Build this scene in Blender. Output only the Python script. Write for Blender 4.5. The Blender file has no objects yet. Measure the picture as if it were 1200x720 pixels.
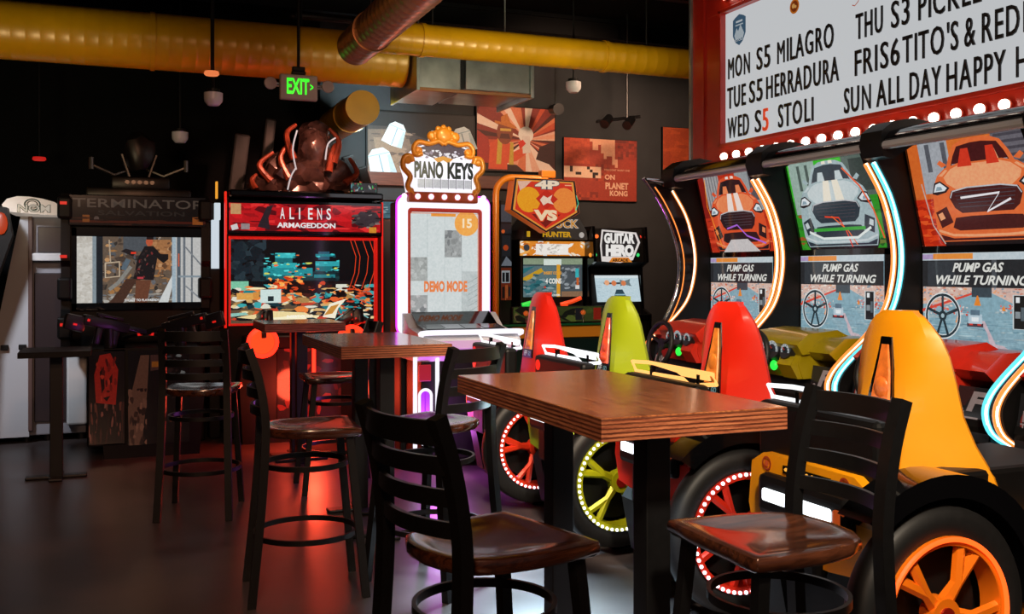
import bpy, bmesh, math, random
from mathutils import Vector, Matrix
random.seed(11)
SC = bpy.context.scene
COL = SC.collection
PI = math.pi

# ---------------------------------------------------------------- camera, world, exposure, lights
TH = math.radians(22); HCAM = 1.47; FPX = 1166.7; HORIZON = 317.0
cam_data = bpy.data.cameras.new('camera'); cam = bpy.data.objects.new('camera', cam_data); COL.objects.link(cam)
cam.location = (0, 0, HCAM); cam.rotation_euler = (PI/2, 0, -TH)
cam_data.sensor_width = 36; cam_data.lens = 35.0; cam_data.shift_y = -43/1200
cam_data.clip_start = .05; cam_data.clip_end = 100
SC.camera = cam
SC.view_settings.view_transform = 'Standard'; SC.view_settings.look = 'None'
SC.view_settings.gamma = 1; SC.view_settings.use_curve_mapping = False
SC.view_settings.exposure = 0.0
w = bpy.data.worlds.new('room_ambience'); SC.world = w; w.use_nodes = True
w.node_tree.nodes['Background'].inputs[0].default_value = (.75, .8, .9, 1)
w.node_tree.nodes['Background'].inputs[1].default_value = .045

def lamp(name, kind, loc, power, col, size=.2, target=None, spot=60, blend=.6):
    d = bpy.data.lights.new(name, kind); d.energy = power; d.color = col
    if kind == 'AREA': d.size = size
    else: d.shadow_soft_size = size
    if kind == 'SPOT': d.spot_size = math.radians(spot); d.spot_blend = blend
    o = bpy.data.objects.new(name, d); COL.objects.link(o); o.location = loc
    if target is not None:
        o.rotation_euler = (Vector(target)-Vector(loc)).to_track_quat('-Z', 'Y').to_euler()
    return o
# bar ceiling spots, behind and above the viewer; then added fill for the seats
lamp('bar_spot', 'SPOT', (-.6, -.8, 3.4), 290, (1, .54, .32), .25, (1.5, 3.4, .8), 75)
lamp('bar_spot', 'SPOT', (.2, 1.2, 3.6), 190, (1, .52, .3), .2, (1.4, 6.5, .9), 60)
lamp('seat_fill', 'SPOT', (.9, .2, 3.5), 900, (1, .84, .64), .15, (2.8, 3.6, .8), 50)
lamp('seat_fill', 'SPOT', (1.0, 2.8, 3.6), 560, (1, .84, .64), .15, (2.75, 5.3, .9), 42)
# added spots from below, standing in for bounce light on the ducts
lamp('duct_bounce_fill', 'SPOT', (-1.2, 5.6, 2.0), 120, (1, .82, .5), .25, (-.9, 8.5, 3.2), 62, .9)
lamp('duct_bounce_fill', 'SPOT', (2.9, 5.0, 2.5), 190, (1, .9, .6), .2, (3.2, 7.6, 3.25), 66, .9)
lamp('duct_bounce_fill', 'SPOT', (1.2, 4.6, 2.1), 34, (1, .72, .5), .2, (1.68, 6.2, 3.1), 42, .9)
# unseen spots added to brighten the back wall and its pictures
lamp('wall_fill', 'SPOT', (4.6, 7.6, 3.35), 330, (1, .62, .42), .15, (4.4, 10.2, 2.5), 85)
lamp('wall_fill', 'SPOT', (6.0, 8.0, 3.35), 80, (1, .62, .42), .15, (6.0, 10.2, 2.5), 70)
lamp('wall_fill', 'SPOT', (2.3, 8.95, 2.95), 190, (.7, .94, 1), .1, (2.15, 10.2, 2.75), 95)  # cool fill added for the picture of pale blocks
lamp('crown_fill', 'SPOT', (2.3, 5.0, 3.6), 150, (1, .8, .5), .1, (2.42, 7.4, 2.45), 16)  # added to lift the gold crown, no fixture
lamp('post_fill', 'SPOT', (3.3, 6.0, 3.5), 110, (1, .75, .45), .1, (3.5, 9.0, 2.0), 30)  # extra light put in for the orange sign post
lamp('duct_end_fill', 'SPOT', (2.0, 7.9, 2.5), 5, (1, .8, .5), .1, (1.8, 8.95, 2.98), 34)  # weak added light for the short duct's round end
# white glow on the floor under the racing machines
lamp('underglow', 'SPOT', (2.15, 4.75, .95), 420, (.6, .85, 1), .1, (1.95, 4.35, 0), 75)
lamp('underglow', 'SPOT', (1.95, 3.3, 1.0), 200, (.85, .92, 1), .1, (1.75, 3.2, 0), 75)
lamp('sign_fill', 'SPOT', (1.2, 4.4, 3.7), 60, (1, .75, .6), .15, (4.4, 5.2, 2.7), 70)  # unseen lamp added to brighten the red sign frame
# white fill added for the far left cabinet, red glow behind the tables
lamp('left_fill', 'SPOT', (-1.6, 7.0, 3.2), 420, (.9, .93, 1), .2, (-.95, 9.4, 1.15), 34)
lamp('sculpture_spot', 'SPOT', (1.9, 7.6, 3.2), 330, (1, .45, .3), .08, (1.5, 9.1, 2.45), 34)

# ---------------------------------------------------------------- helpers
def lin(c):
    if isinstance(c, str):
        c = tuple(int(c[i:i+2], 16)/255 for i in (0, 2, 4))
    return tuple((x/12.92 if x <= .04045 else ((x+.055)/1.055)**2.4) for x in c[:3])
def atY(px, Y):
    c = (px-600)/FPX; return Y*(math.sin(TH)+c*math.cos(TH))/(math.cos(TH)-c*math.sin(TH))
def atX(px, X):
    c = (px-600)/FPX; return X*(math.cos(TH)-c*math.sin(TH))/(math.sin(TH)+c*math.cos(TH))
def zat(X, Y, py):
    return HCAM+(HORIZON-py)*(X*math.sin(TH)+Y*math.cos(TH))/FPX

MATS = {}
def mat(name, col, rough=.5, metal=0, var=0, scale=8, bump=0, emit=None, strength=0, coat=0, aniso=None, spec=.5):
    if name in MATS: return MATS[name]
    m = bpy.data.materials.new(name); m.use_nodes = True
    nt = m.node_tree; b = nt.nodes['Principled BSDF']; c = lin(col)
    b.inputs['Base Color'].default_value = (*c, 1); b.inputs['Roughness'].default_value = rough
    b.inputs['Metallic'].default_value = metal; b.inputs['Coat Weight'].default_value = coat
    b.inputs['Specular IOR Level'].default_value = spec
    if emit is not None:
        b.inputs['Emission Color'].default_value = (*lin(emit), 1); b.inputs['Emission Strength'].default_value = strength
    tc = nt.nodes.new('ShaderNodeTexCoord')
    if var or bump:
        n = nt.nodes.new('ShaderNodeTexNoise'); n.inputs['Scale'].default_value = scale; n.inputs['Detail'].default_value = 5
        if aniso:
            mp = nt.nodes.new('ShaderNodeMapping'); mp.inputs['Scale'].default_value = aniso
            nt.links.new(tc.outputs['Object'], mp.inputs['Vector']); nt.links.new(mp.outputs['Vector'], n.inputs['Vector'])
        else: nt.links.new(tc.outputs['Object'], n.inputs['Vector'])
    if var:
        r = nt.nodes.new('ShaderNodeValToRGB')
        r.color_ramp.elements[0].position = .3; r.color_ramp.elements[1].position = .7
        r.color_ramp.elements[0].color = (*[x*(1-var) for x in c], 1); r.color_ramp.elements[1].color = (*[min(1, x*(1+var)) for x in c], 1)
        nt.links.new(n.outputs['Fac'], r.inputs['Fac']); nt.links.new(r.outputs['Color'], b.inputs['Base Color'])
    if bump:
        bp = nt.nodes.new('ShaderNodeBump'); bp.inputs['Strength'].default_value = bump; bp.inputs['Distance'].default_value = .01
        nt.links.new(n.outputs['Fac'], bp.inputs['Height']); nt.links.new(bp.outputs['Normal'], b.inputs['Normal'])
    MATS[name] = m; return m
def glow(name, col, strength):
    return mat(name, '101010', .4, emit=col, strength=strength)
def picmat(strength=0, rough=.5):
    """pattern of a print (strength 0) or of a lit screen or a print given added glow; the colours of the pattern are stored per face"""
    name = 'picture_%g_%g' % (strength, rough)
    if name in MATS: return MATS[name]
    m = bpy.data.materials.new(name); m.use_nodes = True; nt = m.node_tree; b = nt.nodes['Principled BSDF']
    at = nt.nodes.new('ShaderNodeAttribute'); at.attribute_name = 'Col'
    n = nt.nodes.new('ShaderNodeTexNoise'); n.inputs['Scale'].default_value = 60; n.inputs['Detail'].default_value = 6
    tc = nt.nodes.new('ShaderNodeTexCoord'); nt.links.new(tc.outputs['Object'], n.inputs['Vector'])
    mx = nt.nodes.new('ShaderNodeMix'); mx.data_type = 'RGBA'; mx.blend_type = 'OVERLAY'; mx.inputs[0].default_value = .35
    nt.links.new(at.outputs['Color'], mx.inputs[6]); nt.links.new(n.outputs['Fac'], mx.inputs[7])
    b.inputs['Roughness'].default_value = rough
    if strength:
        b.inputs['Base Color'].default_value = (.01, .01, .01, 1); b.inputs['Roughness'].default_value = .12
        nt.links.new(mx.outputs[2], b.inputs['Emission Color']); b.inputs['Emission Strength'].default_value = strength
    else: nt.links.new(mx.outputs[2], b.inputs['Base Color'])
    MATS[name] = m; return m

OFF = [Vector((0, 0, 0))]
class G:
    def __init__(s): s.bm = bmesh.new()
    def box(s, x0, x1, y0, y1, z0, z1, bev=0, seg=2):
        b = bmesh.new(); bmesh.ops.create_cube(b, size=1)
        for v in b.verts:
            v.co = Vector(((x0+x1)/2+v.co.x*(x1-x0), (y0+y1)/2+v.co.y*(y1-y0), (z0+z1)/2+v.co.z*(z1-z0)))
        if bev: bmesh.ops.bevel(b, geom=b.edges[:], offset=bev, segments=seg, affect='EDGES', profile=.5)
        return s.add(b)
    def add(s, b, M=None):
        vs = [s.bm.verts.new(M @ v.co if M else v.co) for v in b.verts]
        b.verts.index_update()
        for f in b.faces:
            try: s.bm.faces.new([vs[v.index] for v in f.verts])
            except ValueError: pass
        b.free(); return s
    def obox(s, c, size, M, bev=0):
        b = bmesh.new(); bmesh.ops.create_cube(b, size=1)
        for v in b.verts: v.co = Vector((v.co.x*size[0], v.co.y*size[1], v.co.z*size[2]))
        if bev: bmesh.ops.bevel(b, geom=b.edges[:], offset=bev, segments=2, affect='EDGES', profile=.5)
        return s.add(b, Matrix.Translation(Vector(c)) @ M.to_4x4())
    def loft(s, rings, closed=True, cap=True, ringclosed=True):
        R = [[s.bm.verts.new(Vector(p)) for p in r] for r in rings]
        n = len(R[0]); m = len(R)
        for i in range(m-1 if closed != 'loop' else m):
            a, b = R[i], R[(i+1) % m]
            for j in range(n if ringclosed else n-1):
                k = (j+1) % n
                try: s.bm.faces.new((a[j], a[k], b[k], b[j]))
                except ValueError: pass
        if cap and closed != 'loop':
            for r in (R[0][::-1], R[-1]):
                try: s.bm.faces.new(r)
                except ValueError: pass
        return s
    def tube(s, pts, r, seg=8, closed=False, phase=0, flat=1.0):
        pts = [Vector(p) for p in pts]; n = len(pts); rings = []; up = None
        for i, p in enumerate(pts):
            if closed: t = (pts[(i+1) % n]-pts[i-1])
            else: t = pts[min(i+1, n-1)]-pts[max(i-1, 0)]
            t.normalize()
            if up is None:
                up = Vector((0, 0, 1)) if abs(t.z) < .9 else Vector((1, 0, 0))
            u = (up - t*up.dot(t)).normalized(); up = u; v = t.cross(u)
            rr = r[i] if isinstance(r, (list, tuple)) else r
            rings.append([p+u*rr*math.cos(phase+2*PI*k/seg)+v*rr*flat*math.sin(phase+2*PI*k/seg) for k in range(seg)])
        return s.loft(rings, closed='loop' if closed else True)
    def cyl(s, p0, p1, r0, r1=None, seg=20): return s.tube([p0, p1], [r0, r0 if r1 is None else r1], seg)
    def prism(s, poly, plane, a0, a1, bev=0):
        f = {'xz': lambda p, a: (p[0], a, p[1]), 'yz': lambda p, a: (a, p[0], p[1]), 'xy': lambda p, a: (p[0], p[1], a)}[plane]
        b = bmesh.new()
        A = [b.verts.new(f(p, a0)) for p in poly]; B = [b.verts.new(f(p, a1)) for p in poly]; n = len(poly)
        b.faces.new(A[::-1]); b.faces.new(B)
        for i in range(n): b.faces.new((A[i], A[(i+1) % n], B[(i+1) % n], B[i]))
        if bev: bmesh.ops.bevel(b, geom=[e for e in b.edges if len(e.link_faces) == 2 and e.calc_face_angle(0) > .35], offset=bev, segments=2, affect='EDGES', profile=.5)
        return s.add(b)
    def ball(s, c, r, seg=12, sc=(1, 1, 1)):
        b = bmesh.new(); bmesh.ops.create_uvsphere(b, u_segments=seg, v_segments=max(4, seg//2), radius=r)
        return s.add(b, Matrix.Translation(Vector(c)) @ Matrix.Diagonal((*sc, 1)))
    def rock(s, c, r, sc=(1, 1, 1), rough=.25, sub=2, seed=0):
        rn = random.Random(seed); b = bmesh.new(); bmesh.ops.create_icosphere(b, subdivisions=sub, radius=r)
        for v in b.verts: v.co *= 1+rn.uniform(-rough, rough)
        return s.add(b, Matrix.Translation(Vector(c)) @ Matrix.Diagonal((*sc, 1)))
    def lathe(s, prof, c=(0, 0, 0), axis='z', seg=32, cap=True, a0=0, a1=2*PI):
        full = abs(a1-a0-2*PI) < 1e-6; rings = []
        for k in range(seg if full else seg+1):
            a = a0+(a1-a0)*k/seg; ca, sa = math.cos(a), math.sin(a); ring = []
            for r, h in prof:
                q = {'z': (r*ca, r*sa, h), 'y': (r*ca, h, r*sa), 'x': (h, r*ca, r*sa)}[axis]
                ring.append(Vector(c)+Vector(q))
            rings.append(ring)
        return s.loft(rings, closed='loop' if full else True, cap=not full, ringclosed=False if full else False)
    def disc(s, c, r, axis='x', seg=24, t=.004):
        d = {'x': Vector((1, 0, 0)), 'y': Vector((0, 1, 0)), 'z': Vector((0, 0, 1))}[axis]
        return s.cyl(Vector(c)-d*t/2, Vector(c)+d*t/2, r, seg=seg)
    def poly(s, pts):
        s.bm.faces.new([s.bm.verts.new(Vector(p)) for p in pts]); return s
    def done(s, name, m, parent=None, smooth=None, label=None):
        if OFF[0].length:
            for v in s.bm.verts: v.co -= OFF[0]
        bmesh.ops.recalc_face_normals(s.bm, faces=s.bm.faces[:])
        me = bpy.data.meshes.new(name); s.bm.to_mesh(me); s.bm.free(); me.materials.append(m)
        if smooth is not None:
            for p in me.polygons: p.use_smooth = True
            me.set_sharp_from_angle(angle=math.radians(smooth))
        o = bpy.data.objects.new(name, me); COL.objects.link(o)
        if parent: o.parent = parent
        if label: o['label'] = label
        return o

_tc = {}
def text2d(s, bold=0, shear=0, extrude=0):
    k = (s, bold, shear, extrude)
    if k in _tc: return _tc[k]
    c = bpy.data.curves.new('t', 'FONT'); c.body = s; c.offset = bold; c.shear = shear; c.resolution_u = 3; c.extrude = extrude
    o = bpy.data.objects.new('t', c); m = o.to_mesh()
    vs = [v.co.copy() for v in m.vertices]; fs = [list(p.vertices) for p in m.polygons]
    o.to_mesh_clear(); bpy.data.objects.remove(o); bpy.data.curves.remove(c)
    x0 = min(v.x for v in vs); x1 = max(v.x for v in vs); y0 = min(v.y for v in vs); y1 = max(v.y for v in vs)
    _tc[k] = (vs, fs, x0, x1, y0, y1); return _tc[k]

class Pic:
    """a flat picture on the plane o + u*U + v*V, u and v from 0 to 1, made of coloured pieces"""
    def __init__(s, o, U, V, base=None):
        s.o, s.U, s.V = Vector(o), Vector(U), Vector(V); s.n = s.U.cross(s.V).normalized()
        s.w, s.h = s.U.length, s.V.length; s.items = []; s.L = 0
        if base: s.rect(0, 0, 1, 1, base)
    def P(s, p, L): return (p[0], p[1], L)
    def poly(s, pts, c):
        s.L += 1; s.items.append(([s.P(p, s.L) for p in pts], [list(range(len(pts)))], lin(c))); return s
    def rect(s, u0, v0, u1, v1, c): return s.poly([(u0, v0), (u1, v0), (u1, v1), (u0, v1)], c)
    def disc(s, u, v, r, c, seg=20, sx=1, sy=1, a0=0, a1=2*PI):
        pts = [(u+r*sx/s.w*math.cos(a0+(a1-a0)*k/seg), v+r*sy/s.h*math.sin(a0+(a1-a0)*k/seg)) for k in range(seg+1)]
        if abs(a1-a0-2*PI) < 1e-6: pts = pts[:-1]
        else: pts.append((u, v))
        return s.poly(pts, c)
    def ring(s, u, v, r, t, c, seg=28, sx=1, sy=1):
        s.L += 1; a = []; 
        for rr in (r, r-t):
            a += [s.P((u+rr*sx/s.w*math.cos(2*PI*k/seg), v+rr*sy/s.h*math.sin(2*PI*k/seg)), s.L) for k in range(seg)]
        s.items.append((a, [[k, (k+1) % seg, seg+(k+1) % seg, seg+k] for k in range(seg)], lin(c))); return s
    def line(s, pts, t, c):
        s.L += 1; q = []; n = len(pts); W = Vector((s.w, s.h))
        P2 = [Vector((p[0]*s.w, p[1]*s.h)) for p in pts]
        for i, p in enumerate(P2):
            d = (P2[min(i+1, n-1)]-P2[max(i-1, 0)]).normalized(); m = Vector((-d.y, d.x))*t/2
            q += [p+m, p-m]
        s.items.append(([s.P((p.x/s.w, p.y/s.h), s.L) for p in q], [[2*i, 2*i+1, 2*i+3, 2*i+2] for i in range(n-1)], lin(c))); return s
    def text(s, t, u0, v0, u1, v1, c, bold=.02, shear=0):
        s.L += 1; vs, fs, x0, x1, y0, y1 = text2d(t, bold, shear)
        s.items.append(([s.P((u0+(v.x-x0)/(x1-x0)*(u1-u0), v0+(v.y-y0)/(y1-y0)*(v1-v0)), s.L) for v in vs], fs, lin(c))); return s
    def scatter(s, n, u0, v0, u1, v1, cols, su=(.01, .05), sv=(.01, .05), seed=1):
        rn = random.Random(seed)
        for _ in range(n):
            u = rn.uniform(u0, u1); v = rn.uniform(v0, v1); a = rn.uniform(*su)/2; b = rn.uniform(*sv)/2; k = rn.uniform(-.3, .3)*b
            q = []
            for i in range(6):
                t = 2*PI*i/6+rn.uniform(-.35, .35); q.append((u+a*rn.uniform(.75, 1.25)*math.cos(t)+k*math.sin(t), v+b*rn.uniform(.75, 1.25)*math.sin(t)))
            s.poly([(min(u1, max(u0, x)), min(v1, max(v0, y))) for x, y in q], rn.choice(cols))
        return s
    def build(s, name, strength, parent=None, rough=.5, label=None):
        V, Fs, cs = [], [], []
        st = min(.0003, .004/max(1, s.L))
        for pts, fs, c in s.items:
            b = len(V); V += [s.o+s.U*p[0]+s.V*p[1]+s.n*(st*p[2]+.0005)-OFF[0] for p in pts]
            for f in fs: Fs.append([b+i for i in f]); cs.append(c)
        me = bpy.data.meshes.new(name); me.from_pydata([tuple(v) for v in V], [], Fs)
        at = me.attributes.new('Col', 'FLOAT_COLOR', 'FACE')
        for i, c in enumerate(cs): at.data[i].color = (*c, 1)
        me.materials.append(picmat(strength, rough))
        o = bpy.data.objects.new(name, me); COL.objects.link(o)
        if parent: o.parent = parent
        if label: o['label'] = label
        return o

def thing(name, label, cat, loc=(0, 0, 0), rz=0, group=None):
    o = bpy.data.objects.new(name, None); COL.objects.link(o); o.location = loc; o.rotation_euler = (0, 0, rz)
    o.empty_display_size = .1
    return tag(o, label, cat, group)
def tag(o, label, cat, group=None):
    o['label'] = label; o['category'] = cat
    if group: o['group'] = group
    return o
def struct(o): o['kind'] = 'structure'; return o
def dup(root, loc, rz, label):
    r = root.copy(); COL.objects.link(r); r.location = loc; r.rotation_euler = (0, 0, rz); r['label'] = label
    for ch in list(root.children):
        c = ch.copy(); COL.objects.link(c); c.parent = r
        for g in list(ch.children):
            d = g.copy(); COL.objects.link(d); d.parent = c
    return r
def ontop(o, base):          # local origin for meshes written in world coordinates
    OFF[0] = Vector(base); return o
def world(): OFF[0] = Vector((0, 0, 0))

# ---------------------------------------------------------------- materials
M_black = mat('black_laminate', '0c0c0d', .5, var=.2, scale=12, spec=.25)
M_gloss = mat('black_gloss', '08080a', .12, coat=.5)
M_metal = mat('black_powdercoat', '0b0b0c', .42, var=.2, scale=40)
M_chrome = mat('chrome', 'd8d8dc', .12, 1)
M_galv = mat('galvanized_steel', 'a8b0ac', .3, .7, var=.25, scale=5)
M_rubber = mat('tyre_rubber', '101011', .55, var=.2, scale=30)
M_gun = mat('gunmetal', '34343a', .32, .5)
M_trim = mat('bright_trim', 'c4c4ca', .3, .5)
M_white = mat('white_plastic', 'cfd0d2', .35)
M_duct = mat('yellow_duct_paint', 'c8960a', .34, .05, var=.12, scale=3)
M_copper = mat('copper_duct', 'a07048', .32, .6, var=.15, scale=6)

def wood_mat(name, c0, c1, rough, coat, scale, stretch):
    m = bpy.data.materials.new(name); m.use_nodes = True; nt = m.node_tree; b = nt.nodes['Principled BSDF']
    tc = nt.nodes.new('ShaderNodeTexCoord'); mp = nt.nodes.new('ShaderNodeMapping'); mp.inputs['Scale'].default_value = stretch
    n = nt.nodes.new('ShaderNodeTexNoise'); n.inputs['Scale'].default_value = scale; n.inputs['Detail'].default_value = 8; n.inputs['Distortion'].default_value = .6
    r = nt.nodes.new('ShaderNodeValToRGB'); r.color_ramp.elements[0].position = .32; r.color_ramp.elements[1].position = .68
    r.color_ramp.elements[0].color = (*lin(c0), 1); r.color_ramp.elements[1].color = (*lin(c1), 1)
    nt.links.new(tc.outputs['Object'], mp.inputs['Vector']); nt.links.new(mp.outputs['Vector'], n.inputs['Vector'])
    nt.links.new(n.outputs['Fac'], r.inputs['Fac']); nt.links.new(r.outputs['Color'], b.inputs['Base Color'])
    b.inputs['Roughness'].default_value = rough; b.inputs['Coat Weight'].default_value = coat; b.inputs['Coat Roughness'].default_value = .12
    return m
M_top = wood_mat('table_wood', '6e3a22', 'b06c42', .22, .4, 6, (12, 1.2, 12))
def ply_mat():
    m = wood_mat('plywood_edge', '7a3a26', 'c07850', .45, .1, 9, (1.2, 1.2, 30)); nt = m.node_tree; b = nt.nodes['Principled BSDF']
    tc = nt.nodes['Texture Coordinate']; ramp = nt.nodes['Color Ramp']; w_ = nt.nodes.new('ShaderNodeTexWave'); w_.bands_direction = 'Z'
    w_.inputs['Scale'].default_value = 26; w_.inputs['Distortion'].default_value = .8; w_.inputs['Detail Scale'].default_value = 3
    r2 = nt.nodes.new('ShaderNodeValToRGB'); r2.color_ramp.elements[0].position = .25; r2.color_ramp.elements[1].position = .5
    r2.color_ramp.elements[0].color = (.22, .16, .14, 1); r2.color_ramp.elements[1].color = (1, 1, 1, 1)
    mx = nt.nodes.new('ShaderNodeMix'); mx.data_type = 'RGBA'; mx.blend_type = 'MULTIPLY'; mx.inputs[0].default_value = .9
    nt.links.new(tc.outputs['Object'], w_.inputs['Vector']); nt.links.new(w_.outputs['Fac'], r2.inputs['Fac'])
    nt.links.new(ramp.outputs['Color'], mx.inputs[6]); nt.links.new(r2.outputs['Color'], mx.inputs[7]); nt.links.new(mx.outputs[2], b.inputs['Base Color'])
    return m
M_ply = ply_mat()
M_seat = wood_mat('seat_wood', '2a150d', '5c3422', .2, .7, 5, (1.5, 10, 10))

# ---------------------------------------------------------------- room
fl = bpy.data.materials.new('polished_floor'); fl.use_nodes = True; nt = fl.node_tree; b = nt.nodes['Principled BSDF']
tc = nt.nodes.new('ShaderNodeTexCoord'); n = nt.nodes.new('ShaderNodeTexNoise'); n.inputs['Scale'].default_value = 1.6; n.inputs['Detail'].default_value = 8
nt.links.new(tc.outputs['Object'], n.inputs['Vector'])
r = nt.nodes.new('ShaderNodeValToRGB'); r.color_ramp.elements[0].color = (*lin('3a3334'), 1); r.color_ramp.elements[1].color = (*lin('5b5150'), 1)
r.color_ramp.elements[0].position = .35; r.color_ramp.elements[1].position = .65
nt.links.new(n.outputs['Fac'], r.inputs['Fac']); nt.links.new(r.outputs['Color'], b.inputs['Base Color'])
mr = nt.nodes.new('ShaderNodeMapRange'); mr.inputs[3].default_value = .24; mr.inputs[4].default_value = .42
nt.links.new(n.outputs['Fac'], mr.inputs[0]); nt.links.new(mr.outputs[0], b.inputs['Roughness'])
M_wall = mat('charcoal_wall_paint', '3e4042', .85, var=.08, scale=4, bump=.15, spec=.15)
M_dark = mat('black_wall_paint', '0e0f10', .9, var=.1, scale=4, spec=.08)
WY = 10.2
struct(G().box(-5.2, 7.6, -3, WY+.15, -.12, 0).done('floor', fl))
struct(G().box(-5.2, 7.6, -3, WY+.15, 4.15, 4.3).done('ceiling', M_dark))
struct(G().box(2.0, 7.6, WY, WY+.15, 0, 4.15).done('wall_back', M_wall))
struct(G().box(-5.2, 2.0, WY, WY+.15, 0, 4.15).done('wall_back_dark', M_dark))
struct(G().box(-5.2, -5.05, -3, WY, 0, 4.15).done('wall_left', M_dark))
struct(G().box(7.45, 7.6, -3, WY, 0, 4.15).done('wall_far_right', M_wall))
struct(G().box(4.6, 4.75, -1.5, 6.9, 0, 4.15).done('wall_right', M_dark))
struct(G().box(2.0, 4.72, WY-.05, WY, 2.36, 2.5, .006).done('trim_1', mat('rail_wood', '5c2e20', .5, var=.3, scale=6, aniso=(1, 8, 8))))
for i, (y, z) in enumerate(((6.2, 3.95), (7.9, 3.95), (9.5, 3.95), (4.4, 3.95))):
    g = G().box(-5.05, 7.45, y-.04, y+.04, z+.16, z+.2).box(-5.05, 7.45, y-.008, y+.008, z, z+.16).box(-5.05, 7.45, y-.04, y+.04, z-.01, z+.01)
    struct(g.done('trim_%d' % (i+2), M_black))

# ---------------------------------------------------------------- marquee sign over the racing machines
MX = 4.40
sign = thing('marquee_sign', 'red framed letter board listing daily drink specials, rimmed with round bulbs', 'sign', (4.5, 4.2, 2.2))
ontop(sign, (4.5, 4.2, 2.2))
M_red = mat('red_sign_paint', 'c42a14', .38, coat=.3, var=.1, scale=5)
M_red2 = mat('dark_red_sign_paint', '8a1a10', .45, var=.1, scale=5)
YL, YR = atX(851, MX), 1.7
ZB, ZT = 2.447, 3.44
G().box(4.43, 4.6, YR-.3, atX(832, MX), 2.2, 3.98, .01).done('cabinet', M_red2, sign)
g = G(); y0, y1 = YR-.3, atX(832, MX)
g.box(4.37, 4.44, y0, y1, 2.20, ZB-.01, .008).box(4.37, 4.44, y0, y1, ZT+.01, 3.98, .008).box(4.37, 4.44, YL+.01, y1, ZB-.02, ZT+.02, .008).box(4.37, 4.44, y0, YR-.01, ZB-.02, ZT+.02, .008)
g.box(4.35, 4.38, y0, YL+.04, ZB-.035, ZB-.005, .004).box(4.35, 4.38, y0, YL+.04, ZT+.005, ZT+.035, .004).box(4.35, 4.38, YL+.008, YL+.04, ZB-.03, ZT+.03, .004)
g.done('frame', M_red, sign)
world()
struct(G().box(4.38, 4.6, atX(831, MX), atX(814, MX), 0, 4.15, .006).box(4.365, 4.385, atX(829, MX), atX(825, MX), 0, 4.15).done('trim_10', M_red))
struct(G().box(4.36, 4.40, atX(814.3, MX), atX(812, MX), 0, 4.15, .003).done('trim_11', M_galv))
ontop(sign, (4.5, 4.2, 2.2))
G().box(4.395, 4.44, YR, YL, ZB, ZT).done('letter_panel', glow('sign_panel_light', 'd9dcdf', .72), sign)
M_let = mat('black_letter_plastic', '1a1a1c', .4); M_leto = mat('orange_letter_plastic', 'e8471c', .4, emit='e8471c', strength=.5)
zx = lambda z: z/3+800
def word(t, a, c, row, m=None, hgt=.168):
    ya, yb = atX(zx(a), MX), atX(zx(c), MX); z = [2.477, 2.703, 2.931][row]
    tot = text2d(t, .0, 0, 0); sc = (ya-yb)/(tot[3]-tot[2])
    x = 0
    for k, ch in enumerate(t):
        pre = text2d(t[:k+1], .0, 0, 0); vs, fs, x0, x1, q0, q1 = text2d(ch, -.01 if ch in 'MNW' else .003, 0, .02)
        xr = pre[3]
        sh = xr-x1
        capz = .72 if ch not in "'" else .72
        gg = G(); V = [gg.bm.verts.new((MX-.012-v.z*.25, ya-(x0+(v.x-x0)*.88+sh-tot[2])*sc, z+(v.y if ch == "'" else (v.y-max(q0, -.02)))/capz*hgt)) for v in vs]
        for f in fs:
            try: gg.bm.faces.new([V[i] for i in f])
            except ValueError: pass
        gg.done('letter', m or M_let, sign)
for t, a, c in (('MON', 165, 243), ('S5', 266, 315), ('MILAGRO', 338, 540), ('THU', 615, 712), ('S3', 740, 806), ('PICKLE', 836, 1060), ('S', 1085, 1118)): word(t, a, c, 2)
for t, a, c in (('TUE', 163, 228), ('S5', 240, 288), ('HERRADURA', 300, 558), ('FRI', 612, 690), ('S6', 702, 772), ("TITO'S", 780, 978), ('&', 998, 1040), ('REDB', 1060, 1245)): word(t, a, c, 1)
for t, a, c in (('WED', 163, 240), ('S', 260, 283), ('STOLI', 342, 465), ('SUN', 574, 670), ('ALL', 688, 785), ('DAY', 805, 918), ('HAPPY', 935, 1147), ('H', 1180, 1222)): word(t, a, c, 0)
word('5', 287, 308, 0, M_leto)
# little shield badge and round sticker
ya, yb = atX(860, MX), atX(875, MX)
p = Pic((MX-.008, ya, 3.165), (0, yb-ya, 0), (0, 0, .235))
sh = [(0, .85), (.18, .92), (.5, 1), (.82, .92), (1, .85), (1, .35), (.8, .12), (.5, 0), (.2, .12), (0, .35)]
p.poly(sh, '4a6a84').poly([(.12, .35), (.3, .58), (.42, .46), (.6, .66), (.88, .35), (.8, .22), (.2, .22)], 'c8d4dc').rect(.25, .74, .75, .8, 'dfe6ea').rect(.2, .64, .8, .68, 'c8d4dc')
p.text('STOLI', .18, .14, .82, .22, 'e8eef2')
p.build('badge', .5, sign)
ya, yb = atX(926.5, MX), atX(938, MX)
p = Pic((MX-.008, ya, zat(MX, ya, 17)), (0, yb-ya, 0), (0, 0, ya-yb-.02)).disc(.5, .5, (ya-yb)*.48, 'd9761e').disc(.5, .5, (ya-yb)*.36, '8c3a10').disc(.4, .55, (ya-yb)*.16, 'f0b060').disc(.62, .45, (ya-yb)*.1, 'f0b060')
p.build('sticker', .5, sign)
ya, yb = atX(1000, MX), atX(1010, MX)
Pic((MX-.008, ya, zat(MX, ya, 8)), (0, yb-ya, 0), (0, 0, .1)).line([(0, .1), (.3, 0), (.7, .2), (.9, .6), (.6, .9), (.5, .5), (1, 1)], .006, 'd8572c').build('handwritten_mark', .5, sign)
M_bulb = glow('bulb_glow', 'fff0dc', 7); M_sock = mat('bulb_socket', 'b03a22', .35, .3)
bz = 2.336
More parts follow.
